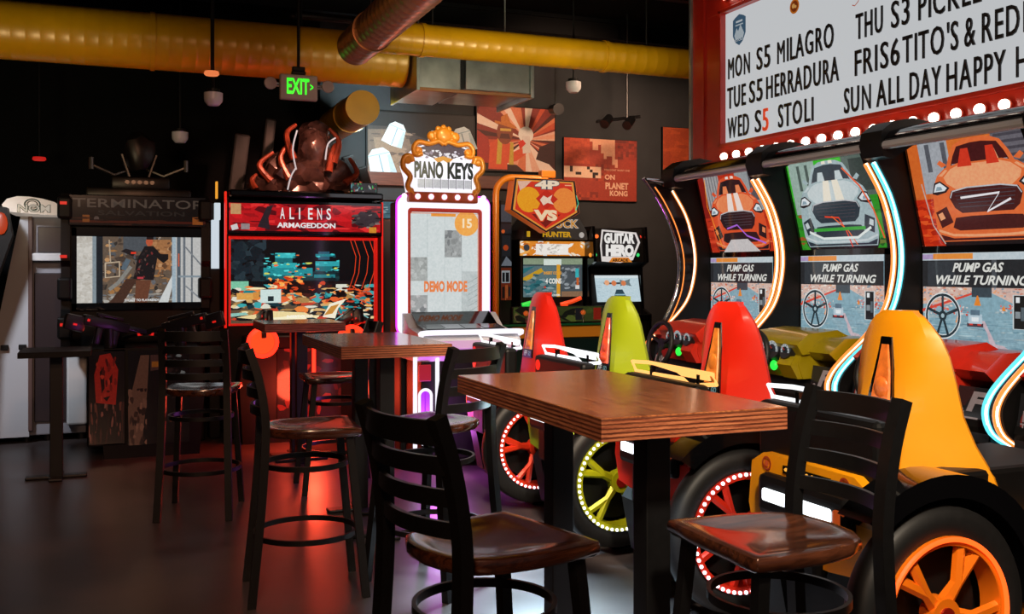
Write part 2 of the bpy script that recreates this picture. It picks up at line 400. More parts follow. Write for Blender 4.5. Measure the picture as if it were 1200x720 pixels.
ys = [atX(zx(q), MX) for q in (171, 1163)]; step = (ys[0]-ys[1])/16
gb = None
for k in range(-0, 24):
    y = ys[0]-k*step
    for z in (bz, 3.56):
        o = G().ball((4.335, y, z), .03, 14).done('bulb', M_bulb, sign, 60)
        G().lathe([(.022, 4.375), (.034, 4.355), (.036, 4.35), (.028, 4.345), (.02, 4.36)], (0, y, z), 'x', 14).done('socket', M_sock, o, 60)
world()

# ---------------------------------------------------------------- racing machines
E0 = [(3.95, 2.07), (4.06, 1.9), (4.125, 1.72), (4.15, 1.55), (4.13, 1.38), (4.07, 1.23), (3.95, 1.10), (3.80, .985), (3.71, .90), (3.68, .82), (3.72, .73), (3.84, .66)]
def smooth_line(P, n=4):
    out = []
    for i in range(len(P)-1):
        p0, p1, p2, p3 = P[max(i-1, 0)], P[i], P[i+1], P[min(i+2, len(P)-1)]
        for k in range(n):
            t = k/n
            out.append(tuple(.5*(2*b+(c-a)*t+(2*a-5*b+4*c-d)*t*t+(3*b-a-3*c+d)*t**3) for a, b, c, d in zip(p0, p1, p2, p3)))
    out.append(tuple(P[-1])); return out
E = smooth_line(E0)
SEAT = [(.40, 2.49, .13, 3.0, .33), (.62, 2.52, .125, 2.80, .33), (.77, 2.535, .12, 2.76, .31), (.87, 2.55, .115, 2.72, .27), (.97, 2.56, .11, 2.69, .245),
        (1.08, 2.575, .105, 2.67, .235), (1.17, 2.59, .10, 2.66, .215), (1.23, 2.60, .095, 2.655, .185), (1.275, 2.61, .085, 2.65, .145), (1.305, 2.62, .075, 2.65, .11), (1.325, 2.635, .05, 2.65, .065)]
def lerp_seat(z):
    for a, b in zip(SEAT, SEAT[1:]):
        if a[0] <= z <= b[0]:
            t = (z-a[0])/(b[0]-a[0]); return [x+(y-x)*t for x, y in zip(a, b)]
    return list(SEAT[-1])

def car_front(p, cx, cy, sx, sy, body, hi, dark, stripes=None, wing=False):
    """front view of a sports car, from the sills to the roof"""
    T = lambda pts: [(cx+x*sx, cy+y*sy) for x, y in pts]
    S = lambda half: T(half+[(-x, y) for x, y in half[::-1]])       # mirrored outline, from the right half
    M2 = lambda pts, c: [p.poly(T([(s*x, y) for x, y in pts]), c) for s in (1, -1)]
    p.poly(S([(.86, -.98), (.98, -.8), (1.0, -.6)]), '1a1216')
    p.poly(S([(.62, .5), (.54, .7), (.42, .9), (.24, .98), (.1, .995)]), body)
    p.poly(S([(.53, .53), (.46, .7), (.36, .87), (.1, .91)]), dark)
    M2([(.14, .55), (.17, .76), (.3, .76), (.36, .55)], hi); p.line(T([(-.5, .55), (.5, .55)]), .008, '9a9aa0')
    M2([(.6, .56), (.72, .66), (.78, .6), (.7, .52)], body)
    p.poly(S([(.92, -.86), (1.0, -.62), (1.0, -.3), (.97, .0), (.92, .2), (.82, .38), (.66, .5), (.4, .57)]), body)
    p.poly(S([(.5, .1), (.66, .22), (.7, .34), (.54, .48), (.36, .54)]), hi)
    M2([(.72, .36), (.6, .46), (.64, .48), (.8, .37)], hi)
    if stripes:
        M2([(.04, .57), (.2, .57), (.29, .12), (.06, .1)], stripes); M2([(.04, .93), (.15, .93), (.14, .99), (.04, .995)], stripes)
    p.poly(S([(.46, -.34), (.58, -.24), (.66, -.04), (.6, .08), (.3, .13)]), dark)
    for k in range(5): p.line(T([(-.56+.02*k, .05-.07*k), (.56-.02*k, .05-.07*k)]), .004, '4a444c')
    p.line(S([(.64, -.05), (.58, .07), (.3, .12)]), .007, 'c8c8cc')
    M2([(.97, .05), (.9, .25), (.78, .28), (.62, .14), (.7, .06), (.88, .02)], '2a2226'); M2([(.94, .08), (.88, .22), (.79, .25), (.67, .14), (.73, .09)], 'e6eef2'); M2([(.9, .1), (.86, .18), (.78, .17), (.76, .11)], '8fa6b2')
    M2([(.97, -.3), (.74, -.2), (.66, -.5), (.9, -.6)], dark); M2([(.93, -.34), (.84, -.3), (.8, -.42), (.9, -.46)], hi)
    p.poly(S([(.56, -.66), (.68, -.6), (.6, -.42), (.3, -.4)]), dark)
    p.line(S([(.97, -.64), (.7, -.74), (.3, -.76)]), .014, hi); p.poly(S([(.9, -.84), (.95, -.72), (.7, -.8)]), dark)
def marquee(o, U, V, kind):
    p = Pic(o, U, V)
    if kind == 0:
        p.rect(0, 0, 1, 1, 'c2321a').rect(.0, .45, .22, 1, '8d2018').rect(.1, .55, .34, 1, 'a9a6a6').rect(.6, .5, 1, 1, '9aa0a2').rect(.8, .62, 1, 1, '56565c')
        for k in range(5): p.rect(.13+k*.045, .58, .145+k*.045, .98, '77777c')
        p.scatter(40, 0, .0, 1, .45, ['e0492a', 'b02c1a', 'f07040', '8a241a'], (.05, .3), (.01, .05), 3)
        car_front(p, .52, .45, .42, .5, 'e2542c', 'f08a58', '2b1c20', 'f4e4dc')
        p.poly([(.2, .0), (.36, .16), (.62, .16), (.78, .0)], 'cfcaca').line([(.33, .3), (.5, .34), (.62, .2), (.88, .1)], .012, 'b06ae0').line([(.12, .95), (.08, .6), (.2, .05)], .008, 'ff9a30')
    elif kind == 1:
        p.rect(0, 0, 1, 1, '2f9424').rect(0, .55, .15, 1, '3cbc2c').rect(.02, .4, .34, 1, '9fb6ac').rect(.66, .55, 1, 1, '5a6a62').rect(.74, .6, 1, .94, '39443f').rect(.34, .85, .66, 1, '43c230')
        for k in (.12, .22): p.rect(k, .66, k+.035, .94, '54625c')
        p.scatter(50, 0, 0, 1, .4, ['2c7a22', '3a9a2c', '6a7a30', 'a0562a', '1f5a1c'], (.05, .3), (.02, .08), 4)
        car_front(p, .5, .46, .43, .5, 'a8bcc0', 'cad6d8', '2a3640', 'f2ead8')
        p.line([(.66, .86), (.82, .65), (.92, .4), (.98, .1)], .012, 'f0602a').line([(.36, .36), (.52, .34), (.58, .2), (.62, .02)], .01, 'f0401c').line([(.44, .36), (.6, .2), (.68, .04)], .008, 'f06a30')
        p.rect(.2, .2, .8, .235, '3aa838').line([(.14, .2), (.3, .12), (.7, .12), (.86, .22)], .016, 'e8f0ec')
    else:
        p.rect(0, 0, 1, 1, 'cf3212').rect(0, .45, .2, 1, 'd9692a').rect(.1, .5, .46, 1, 'a7abb2').rect(.36, .62, .72, 1, 'dd7430').rect(.72, .6, 1, 1, '6c6870')
        for k in (.16, .3): p.rect(k, .7, k+.04, .96, '5a5c64')
        for k in range(6): p.rect(.74, .64+k*.06, 1, .665+k*.06, '4c4850')
        p.scatter(50, 0, 0, .4, .45, ['c0280e', 'e24318', 'b4240c', 'ea5a24'], (.05, .3), (.02, .08), 5)
        car_front(p, .60, .47, .45, .5, 'e8703a', 'f4a878', '4a1c1c')
        p.poly([(.42, .72), (.47, .88), (.53, .88), (.54, .72)], 'd83a24').poly([(.66, .72), (.67, .88), (.73, .88), (.76, .72)], 'd83a24')
        p.line([(.4, .44), (.72, .46), (.6, .3), (.8, .4)], .012, 'f4f0f4').line([(.08, .6), (.12, .2), (.2, .02)], .008, 'c8b0a8')
    return p
def game_screen(o, U, V, seed):
    p = Pic(o, U, V, '8fb0bd')
    p.rect(0, .5, 1, .67, 'd8b8ac').scatter(260, 0, .5, 1, .7, ['e8d4c4', 'd08c78', 'b8a8a4', 'f0e6dc', 'c86a54', '8c9ca8', 'e8a070'], (.01, .04), (.008, .025), seed)
    p.poly([(.0, .0), (1, 0), (1, .42), (.62, .62), (.45, .62), (0, .36)], '86aab8')
    p.scatter(200, 0, 0, 1, .46, ['7a9eae', '94b6c2', '6c92a2', 'a8c4cc', '9fb4ba', '86a4b0'], (.03, .2), (.004, .02), seed+1)
    p.scatter(50, .0, .4, .42, .5, ['e06a58', 'd8d0cc', 'c84a3c'], (.01, .03), (.012, .03), seed+2).scatter(40, .68, .42, 1, .52, ['e06a58', 'd8d0cc', 'c84a3c'], (.01, .03), (.012, .03), seed+3)
    p.rect(.45, .58, .62, .72, '3c4850').poly([(.45, .6), (.0, .42), (.0, .45), (.45, .62)], 'd84a3a')
    p.poly([(.52, .36), (.56, .36), (.6, .16), (.72, .14), (.9, 0), (.72, 0)], 'c8b4bc')
    for u, v, q in ((.5, .5, .05), (.33, .33, .04), (.72, .46, .025), (.9, .5, .02)): p.poly([(u-q*.6, v), (u+q*.6, v), (u+q*.1, v+q*1.9), (u-q*.1, v+q*1.9)], 'e88a30')
    p.rect(.41, .3, .55, .335, '4a2c34').rect(.42, .33, .54, .42, 'b8ccd8').rect(.44, .41, .52, .46, '5c7486').rect(.45, .35, .51, .39, 'e8eef2').rect(.43, .315, .46, .33, 'd83a2c').rect(.5, .315, .53, .33, 'd83a2c')
    p.ring(.19, .39, .128, .024, 'e4eaec').ring(.19, .39, .122, .014, '24343c').disc(.19, .39, .028, '24343c').disc(.19, .39, .012, 'a8c0c8')
    for a in (20, 90, 160, 250, 290):
        a = math.radians(a); p.line([(.19+.02/p.w*math.cos(a), .39+.02/p.h*math.sin(a)), (.19+.112/p.w*math.cos(a), .39+.112/p.h*math.sin(a))], .016, '24343c')
    p.rect(.79, .3, .9, .61, 'd0d8da').rect(.8, .305, .89, .605, '17181c').rect(.815, .54, .845, .59, 'e8ecee').rect(.855, .38, .88, .5, '56626a').rect(.81, .4, .85, .46, '8a949a')
    p.rect(0, .93, 1, 1, 'c4d0d6').rect(.1, .94, .46, .995, 'e8903c').rect(.0, .94, .1, .99, 'b09ac4').rect(0, .67, 1, .93, '26282c').rect(.05, .68, .3, .92, '33383e').rect(.62, .67, .66, .93, '4a4e54')
    p.text('PUMP GAS', .28, .815, .72, .905, 'e2e2dc', .03, .3).text('WHILE TURNING', .13, .695, .92, .785, 'e2e2dc', .03, .3)
    p.text('INSERT COINS', .5, .06, .72, .085, 'e8c0a0').text('TO START', .5, .025, .66, .05, 'e8c0a0')
    return p

M_gauge_b = mat('gauge_rim', '1a1a1c', .3); M_gauge = glow('gauge_face', 'cfe0e4', .55)
M_start = glow('start_button_light', '28e040', 1.6)
M_tail = glow('tail_lamp_light', 'eef4f8', 3.0)
def racing(Yc, spec, label):
    t = thing('racing_arcade_machine', label, 'arcade machine', (3.3, Yc, 0), 0, 'racing machines in the bank')
    ontop(t, (3.3, 0, 0)); pn = spec['paint']
    paint = mat('paint_'+pn[0], pn[1], .42, var=.06, scale=3, coat=.15, bump=.05)
    dashm = mat('dash_'+spec['dash'][0], spec['dash'][1], .3, coat=.4, var=.1, scale=6)
    led = [glow('led_'+c, c, s) for c, s in spec['led']]
    # cabinet
    G().box(2.45, 4.3, -.3, .3, .0, .1, .01).done('floor_plinth', M_black, t)
    G().prism([(3.80, .0), (3.74, .74), (3.80, .90), (4.36, .90), (4.36, 0)], 'xz', -.47, .47, .012).done('console', M_black, t)
    G().box(4.3, 4.36, -.475, .475, .88, 2.19, .006).done('cabinet_back', M_black, t)
    g = G().box(4.262, 4.3, -.475, .475, .95, 1.0).box(4.262, 4.3, -.475, .475, 1.565, 1.605).box(4.262, 4.3, -.475, -.301, .97, 1.6).box(4.262, 4.3, .467, .475, .97, 1.6)
    g.prism([(4.3, 1.60), (4.262, 1.60), (4.12, 2.19), (4.3, 2.19)], 'xz', -.475, -.328).prism([(4.3, 1.60), (4.262, 1.60), (4.12, 2.19), (4.3, 2.19)], 'xz', .467, .475)
    g.done('bezel', M_gloss, t)
    if spec.get('screen') is not None:
        game_screen((4.262, .465, 1.0), (0, -.765, 0), (0, 0, .565), 10+spec['screen']).build('monitor', .85, t)
        G().prism([(4.31, 1.60), (4.285, 1.60), (4.14, 2.19), (4.31, 2.19)], 'xz', -.46, .46).done('lightbox', M_black, t)
        marquee((4.275, .465, 1.605), (0, -.79, 0), (-.14, 0, .575), spec['screen']).build('marquee_display', .8, t)
    g = G().prism([(4.36, 2.15), (4.36, 2.25), (4.2, 2.265), (4.02, 2.255), (3.93, 2.225), (3.89, 2.18), (3.93, 2.15), (4.1, 2.165)], 'xz', -.535, .535, .02)
    hd = g.done('hood', M_gloss, t, 40)
    G().prism([(4.3, 2.2), (4.25, 2.29), (4.1, 2.31), (3.96, 2.285), (3.88, 2.23), (3.865, 2.16), (3.89, 2.09), (3.96, 2.08), (4.1, 2.16)], 'xz', .37, .533, .03).done('hood_ear', M_black, hd, 40)
    G().tube([(3.9, -.53, 2.15), (3.9, .4, 2.15)], .024, 10).done('hood_trim', M_trim, t)
    poly = [(4.36, .2), (4.36, 2.16), (4.0, 2.17), (3.92, 2.13)]+E+[(3.92, .55), (3.92, .2)]
    for k, s in enumerate((1, -1)):
        o = G().prism(poly, 'xz', s*.477, s*.534).done('side_fin', M_black, t)
        G().tube([(x-.006, s*.505, z) for x, z in E], .017, 8).done('led_strip', led[k], o, 60)
        G().tube([(x-.012, s*.505-.008, z) for x, z in E], .008, 8).done('led_core', glow('led_core_'+spec['led'][k][0], {'ff8a3c': 'ffe2c0', '5fd8e8': 'e4fbff'}[spec['led'][k][0]], 3), o, 60)
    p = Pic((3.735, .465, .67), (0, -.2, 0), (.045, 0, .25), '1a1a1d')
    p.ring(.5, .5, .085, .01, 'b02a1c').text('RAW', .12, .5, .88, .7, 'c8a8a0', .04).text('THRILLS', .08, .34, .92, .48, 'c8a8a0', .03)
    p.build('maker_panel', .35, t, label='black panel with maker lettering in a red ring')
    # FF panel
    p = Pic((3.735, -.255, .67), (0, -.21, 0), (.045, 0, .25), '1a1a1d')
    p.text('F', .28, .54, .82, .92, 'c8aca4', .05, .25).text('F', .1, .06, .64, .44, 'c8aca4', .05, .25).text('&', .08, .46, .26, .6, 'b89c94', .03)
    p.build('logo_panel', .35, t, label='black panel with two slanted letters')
    # dash
    d = G().prism([(3.72, .84), (3.69, .92), (3.71, 1.01), (3.85, 1.085), (4.05, 1.085), (4.25, 1.02), (4.25, .84)], 'xz', -.24, .26, .03)
    d.prism([(3.80, .95), (3.74, 1.0), (3.85, 1.08), (4.05, 1.085), (4.25, 1.02), (4.25, .95)], 'xz', -.44, .44, .02)
    d.prism([(3.70, .98), (3.66, 1.04), (3.74, 1.10), (3.95, 1.12), (4.1, 1.05), (3.9, 1.0)], 'xz', -.26, .22, .02)
    d.prism([(3.69, .84), (3.64, .92), (3.67, .97), (3.74, .97), (3.76, .84)], 'xz', -.23, -.1, .015)
    d = d.done('dashboard', dashm, t, 40)
    for y, rr in ((.13, .04), (.02, .052), (-.1, .04)):
        gg = G().cyl((3.665, y-.05, 1.0), (3.70, y-.05, .985), rr+.008, seg=24).done('gauge', M_gauge_b, d)
        q = Pic((3.661, y-.05+rr, 1.0-rr), (0, -2*rr, 0), (.0, 0, 2*rr)).disc(.5, .5, rr, 'd8e2e4').disc(.5, .5, rr*.62, '2a3034').line([(.5, .5), (.2, .75)], .006, 'e03020').disc(.5, .5, rr*.14, '101010')
        for k in range(9):
            a = math.radians(220-k*32); q.line([(.5+.36*math.cos(a), .5+.36*math.sin(a)), (.5+.47*math.cos(a), .5+.47*math.sin(a))], .004, '101010')
        q.build('gauge_face', .5, d)
    G().ball((3.665, -.04, .905), .03, 14, (.6, 1, 1)).done('start_button', M_start, d, 60)
    st = G().tube([(3.56+.05*math.sin(a)*.6, .04+.155*math.cos(a), .955+.15*math.sin(a)) for a in [2*PI*k/28 for k in range(28)]], .017, 8, True)
    for a in (PI*1.5, PI*.12, PI*.88): st.tube([(3.58, .04, .955), (3.56+.03*math.sin(a), .04+.15*math.cos(a), .955+.145*math.sin(a))], .012, 6)
    st.cyl((3.57, .04, .955), (3.59, .04, .955), .04).cyl((3.58, .04, .955), (3.74, .04, .93), .025)
    st.done('steering_wheel', M_rubber, t, 50)
    if spec.get('wing_end'):
        C = smooth_line([(3.70, 2.16), (3.83, 2.0), (3.95, 1.78), (4.01, 1.55), (3.99, 1.32), (3.9, 1.12), (3.82, 1.02)], 4)
        A = smooth_line([(3.95, 2.07), (4.06, 1.9), (4.125, 1.72), (4.15, 1.55), (4.13, 1.38), (4.07, 1.23), (3.95, 1.03)], 4)
        w_ = G().prism(C+A[::-1], 'xz', .5, .53).done('end_wing', mat('wing_mirror_panel', '2a2426', .12, .6), t)
        G().tube([(x, .515, z) for x, z in C], .014, 8).tube([(3.72, .515, 2.15), (3.93, .515, 2.14)], .016, 8).done('chrome_edge', M_chrome, w_, 60)
        G().tube([(x+.03, .495, z) for x, z in C[2:]], .005, 6).done('led_strip', led[0], w_)
    # seat
    rings = []
    for z, xr, wr, xf, wf in SEAT:
        th = min(.045, wf*.4)
        rings.append([(xr, wr, z), (xr-.006, wr*.5, z), (xr-.008, 0, z), (xr-.006, -wr*.5, z), (xr, -wr, z), ((xr+xf)/2-.005, -(wr+wf)/2-.012, z), (xf, -wf, z), (xf+.02, -wf+th*.3, z), (xf+.01, -wf+th, z), (xr+.07, -wr+.02, z), (xr+.07, wr-.02, z),
                      (xf+.01, wf-th, z), (xf+.02, wf-th*.3, z), (xf, wf, z), ((xr+xf)/2-.005, (wr+wf)/2+.012, z)])
    seat = G().loft(rings).done('seat_shell', paint, t, 22)
    G().prism([(2.74, .42), (3.1, .42), (3.14, .5), (2.82, .54), (2.74, .9), (2.69, .9)], 'xz', -.16, .16, .02).done('seat_cushion', M_rubber, t)
    def rear(y, z, up): q = lerp_seat(z); return (q[1]-.007-up, y, z)
    sl = [(.028, 1.232), (-.022, 1.232), (-.05, 1.12), (-.075, .93), (-.078, .90), (.072, .90), (.058, 1.02), (.035, 1.16)]
    g = G(); g.loft([[rear(y, z, -.002) for y, z in sl], [rear(y, z, .006) for y, z in sl]]); o = g.done('slot_rim', M_gloss, seat)
    ins = [(.018, 1.205), (-.014, 1.205), (-.037, 1.11), (-.058, .955), (.05, .955), (.04, 1.03), (.022, 1.15)]
    li = mat('liner_'+pn[0], pn[2], .4, coat=.3, var=.25, scale=30, bump=.3)
    g = G(); g.loft([[rear(y, z, .004) for y, z in ins], [rear(y*.9, z, .011) for y, z in ins]])
    g.ball(rear(-.005, 1.05, .008), .035, 12, (.35, 1, 1.2)).ball(rear(-.005, .985, .008), .04, 12, (.35, 1, .7))
    g.done('slot_liner', li, o, 40)
    a = rear(.066, .905, .0085); b_ = rear(-.07, .905, .0085)
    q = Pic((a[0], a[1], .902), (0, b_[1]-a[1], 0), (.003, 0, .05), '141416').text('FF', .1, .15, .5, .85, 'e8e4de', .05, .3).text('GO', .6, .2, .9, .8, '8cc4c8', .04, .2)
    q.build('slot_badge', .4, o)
    # rear body
    G().box(2.3, 3.3, -.2, .2, .12, .78, .03).done('body_core', M_black, t)
    G().box(2.27, 2.35, -.3, .33, .76, .985, .02).done('rear_panel', M_black, t)
    G().box(2.4, 3.1, -.3, -.19, .2, .8, .02).done('wheel_well', M_black, t)
    tp = G().prism([(-.29, .48), (-.12, .46), (.12, .46), (.29, .48), (.33, .60), (.31, .76), (.24, .80), (-.24, .80), (-.31, .76), (-.33, .60)], 'yz', 2.17, 2.3, .02).done('tail_panel', paint, t, 40); tp.location.x = .06
    G().box(2.13, 2.2, -.25, .23, .585, .735, .025).box(2.14, 2.2, -.09, .12, .42, .60, .02).done('lamp_housing', M_black, tp)
    G().box(2.12, 2.14, -.18, .187, .64, .686, .009).done('tail_lamp', M_tail, tp)
    G().box(2.12, 2.14, -.222, -.19, .635, .69, .009).done('marker_lamp', glow('orange_marker', 'c8501c', .6), tp)
    g = G().box(2.165, 2.172, -.13, .12, .748, .775)
    v = g.done('vent', M_gloss, tp)
    g = G()
    for k in range(8): g.ball((2.164, .1-k*.028, .762), .007, 8)
    g.done('vent_lights', glow('vent_glow', 'ffb040', 1.0), v)
    for y in (.215, -.2):
        q = Pic((2.1665, y+.03, .735), (0, -.06, 0), (0, 0, .06)).ring(.5, .5, .026, .007, 'a8341c').disc(.5, .5, .012, 'd05a2c'); q.build('emblem', 0, tp)
    if spec.get('dots'):
        for z in (.93, .85): G().disc((2.268, .27, z), .03, 'x').done('red_reflector', mat('red_reflector', 'd01c14', .3, emit='d01c14', strength=.6), t)
    wm = glow('wing_'+spec['wing'][0], spec['wing'][0], spec['wing'][1])
    g = G().tube([(2.33, .36, .985), (2.31, .36, 1.03), (2.33, .24, 1.035), (2.33, -.3, 1.03), (2.33, -.33, .99), (2.33, -.12, .965), (2.32, -.08, .99), (2.33, .2, .985)], .009, 8, True)
    wg = g.done('light_wing', wm, t, 60); wg.location.x = .03
    G().prism([(.26, 1.032), (-.26, 1.032), (-.28, 1.0), (-.06, 1.0), (-.02, 1.012)], 'yz', 2.325, 2.337).done('wing_plate', wm, wg)
    for s in (1, -1): G().box(2.32, 2.34, s*.2-.01, s*.2+.01, .96, 1.02).done('wing_strut', M_gloss, wg)
    G().prism([(2.84, .30), (3.3, .12), (3.6, .14), (3.62, .25), (3.3, .46), (3.0, .64), (2.9, .60)], 'xz', -.37, -.2, .02).prism([(2.84, .30), (3.3, .12), (3.6, .14), (3.62, .25), (3.3, .46), (3.0, .64), (2.9, .60)], 'xz', .2, .37, .02).done('side_sill', paint, t, 40)
    # wheels and fenders
    cx, cz = 2.43, .385
    G().prism([(2.3, .15), (2.25, .4), (2.4, .62), (2.9, .66), (3.2, .3), (3.2, .1)], 'xz', .18, .3, .03).done('side_cover', M_black, t)
    for s in (-1,):
        arc = [(cx+math.cos(a)*.372, cz+math.sin(a)*.372) for a in [math.radians(-2+k*7) for k in range(20)]]
        out = [(cx+math.cos(a)*.445, cz+math.sin(a)*.445) for a in [math.radians(-6+k*7) for k in range(21)]][::-1]
        G().prism(arc+out, 'xz', s*.29, s*.435, .008).done('fender', M_gloss, t, 40)
        tyre = G().lathe([(.25, s*.425), (.27, s*.432), (.30, s*.434), (.325, s*.427), (.340, s*.41), (.342, s*.36), (.33, s*.34), (.25, s*.335)], (cx, 0, cz), 'y', 56)
        wh = tyre.done('wheel', M_rubber, t, 50)
        rm = G().lathe([(.252, s*.425), (.252, s*.437), (.222, s*.434), (.214, s*.40), (.214, s*.36), (.252, s*.36)], (cx, 0, cz), 'y', 56)
        rim = mat('rim_'+pn[0], spec['rim'], .35, .2, coat=.3)
        a0 = spec.get('spin', .3)
        for k in range(5):
            a = a0+k*2*PI/5
            for dq in (-.16, .16):
                c, s_ = math.cos(a), math.sin(a); c2, s2 = math.cos(a+dq), math.sin(a+dq)
                rm.tube([(cx+c*.03, s*.40, cz+s_*.03), (cx+c*.11, s*.42, cz+s_*.11), (cx+c2*.22, s*.415, cz+s2*.22)], [.028, .02, .02], 6, flat=.8)
        rm.cyl((cx, s*.37, cz), (cx, s*.43, cz), .055, seg=24)
        rm = rm.done('rim', rim, wh, 40)
        G().cyl((cx, s*.425, cz), (cx, s*.436, cz), .028, seg=20).done('hub_cap', mat('hub_badge', '8c1a14', .3, .3), rm)
        G().cyl((cx, s*.30, cz), (cx, s*.345, cz), .2, seg=32).done('brake_disc', M_black, wh)
        L = G()
        if spec['beads']:
            for k in range(52):
                a = 2*PI*k/52; L.ball((cx+math.cos(a)*.243, s*.44, cz+math.sin(a)*.243), .0085, 8)
        else: L.tube([(cx+math.cos(a)*.243, s*.44, cz+math.sin(a)*.243) for a in [2*PI*k/64 for k in range(64)]], .008, 6, True)
        L.done('led_ring', glow('ringled_'+spec['ring'][0], *spec['ring']), wh)
    if spec.get('plate'):
        o = G().box(2.41, 2.5, -.462, -.45, .3, .6, .008).box(2.44, 2.47, -.455, -.3, .35, .38).done('hanging_plate', M_black, t)
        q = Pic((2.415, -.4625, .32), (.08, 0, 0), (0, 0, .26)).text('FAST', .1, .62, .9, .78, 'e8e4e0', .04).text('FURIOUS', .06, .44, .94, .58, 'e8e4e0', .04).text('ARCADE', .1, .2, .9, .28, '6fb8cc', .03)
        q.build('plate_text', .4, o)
    world(); return t
OR, TL, WH = 'ff8a3c', '5fd8e8', 'f4f6ff'
racing(6.02, dict(paint=('red', 'd8200f', 'e88030'), dash=('red', 'd03020'), led=((OR, 1.5), (OR, 1.5)), screen=0, rim='e0381c', ring=(WH, 2.5), beads=True, wing=('f0f0f4', 1.5), wing_end=True, plate=True, dots=True, spin=.5),
       'racing game with red bucket seat, orange striped car on its panel, farthest of the bank')
racing(4.95, dict(paint=('green', '93a412', 'e8502c'), dash=('olive', '9a8a10'), led=((OR, 1.5), (OR, 1.5)), screen=1, rim='a8ac14', ring=(WH, 2.5), beads=True, wing=('f0f0f4', 1.5), spin=.2, dots=True),
       'racing game with lime green bucket seat and silver car on a green lit panel')
racing(3.88, dict(paint=('scarlet', 'dc220c', 'e88830'), dash=('red', 'd03020'), led=((TL, 1.4), (TL, 1.4)), screen=2, rim='d82c18', ring=(WH, 2.5), beads=True, wing=('f8b060', 1.6), spin=.9),
       'racing game with red bucket seat and orange supercar on its lit panel')
racing(2.81, dict(paint=('yellow', 'f09a0a', 'f07a2c'), dash=('red', 'd03020'), led=((OR, 1.5), (OR, 1.5)), screen=0, rim='ee7a14', ring=('ff5a1c', 2.2), beads=False, wing=('f0f4f8', 1.4), spin=1.1),
       'racing game with large yellow bucket seat and orange lit wheel, nearest of the bank')

# ---------------------------------------------------------------- bar tables
def bar_table(x0, x1, y0, y1, label, h=1.07, th=.066, mtop=None, posts=True):
    cx, cy = (x0+x1)/2, (y0+y1)/2
    t = thing('bar_table', label, 'table', (cx, cy, 0), 0, 'bar tables')
    ax, ay = (x1-x0)/2, (y1-y0)/2
    top = G().box(-ax, ax, -ay, ay, h-.006, h, .003).done('tabletop', mtop or M_top, t)
    g = G()
    g.box(-ax, ax, -ay, ay, h-th, h-.004, .002)
    g.done('tabletop_edge', M_ply if not mtop else mtop, top)
    for s in ((1, -1) if posts else (0,)):
        y = s*(ay-.26) if ay > .5 else s*(ay-.2)
        p = G().box(-.042, .042, y-.042, y+.042, .012, h-th, .004).done('post', M_metal, t)
        G().box(-.16, .16, y-.09, y+.09, h-th-.008, h-th+.001, .003).done('mounting_plate', M_metal, p)
        G().box(-.2, .2, y-.045, y+.045, 0, .02, .006).box(-.045, .045, y-.16, y+.16, 0, .019, .006).done('foot', M_metal, p)
    return t
bar_table(1.23, 1.84, 2.40, 3.60, 'largest and nearest wooden bar table, thick striped plywood edge, between two black bar stools')
bar_table(1.12, 1.73, 5.15, 6.28, 'middle wooden bar table standing in front of the white piano game')
bar_table(1.07, 1.68, 7.56, 8.2, 'small wooden bar table in front of the red framed shooting game')
bar_table(-.58, -.12, 7.5, 8.0, 'dark bar table on one post before the white cabinet at far left', .91, .04, M_black, False)

# ---------------------------------------------------------------- bar stools
def bar_stool(label, loc, rz):
    t = thing('bar_stool', label, 'stool', loc, rz, 'black bar stools with ladder backs')
    out = [(.216, -.205), (.217, -.1), (.218, 0), (.217, .1), (.216, .205), (.206, .214), (.1, .214), (0, .21), (-.1, .19), (-.16, .155), (-.195, .09), (-.207, 0), (-.195, -.09), (-.16, -.155), (-.1, -.19), (0, -.21), (.1, -.214), (.206, -.214)]
    rings = [[(x*k, y*k, z) for x, y in out] for k, z in ((.95, .722), (1, .735), (1.0, .752), (.985, .7605), (.93, .763), (.82, .762), (.66, .755), (.45, .7495), (.2, .748), (.05, .748))]
    G().loft(rings).done('seat', M_seat, t, 50)
    for s in (1, -1):
        g = G(); pts = smooth_line([(-.265, s*.205, 0), (-.225, s*.192, .4), (-.205, s*.185, .72), (-.21, s*.183, .86), (-.235, s*.18, 1.0), (-.275, s*.178, 1.125)], 4)
        g.tube(pts, .025, 4, phase=PI/4, flat=1.15); g.done('back_post', M_metal, t)
        G().tube([(.235, s*.205, 0), (.165, s*.165, .73)], .024, 4, phase=PI/4).done('leg', M_metal, t)
    for z, hgt in ((.845, .04), (.925, .042), (1.005, .044), (1.085, .06)):
        xb = -.208-max(0, z-.86)*.24
        pts = [(xb-.045*(1-(k/6-1)**2), .178-.356*k/12, z) for k in range(13)]
        g = G(); g.loft([[(x-.007, y, z-hgt/2), (x+.007, y, z-hgt/2), (x+.007, y, z+hgt/2), (x-.007, y, z+hgt/2)] for x, y, z in pts]); g.done('back_slat', M_metal, t, 40)
    for z, rr in ((.585, .187), (.27, .232)):
        g = G(); n = 40
        g.lathe([(rr-.006, z-.012), (rr+.006, z-.012), (rr+.006, z+.012), (rr-.006, z+.012), (rr-.006, z-.012)], (-.01, 0, 0), 'z', n); g.done('foot_ring' if z < .4 else 'brace_ring', M_metal, t, 40)
    return t
stool = bar_stool('nearest bar stool at the left side of the largest table, back towards the viewer', (.93, 2.475, 0), math.radians(15))
dup(stool, (1.68, 2.245, 0), PI, 'bar stool at the right front, mirroring yellow light, before the yellow racing seat')
dup(stool, (.85, 4.62, 0), math.radians(-4), 'bar stool with brown seat left of the middle table, red glow between its legs')
dup(stool, (1.42, 4.52, 0), math.radians(122), 'bar stool with pale reflections on its seat behind the near end of the largest table')
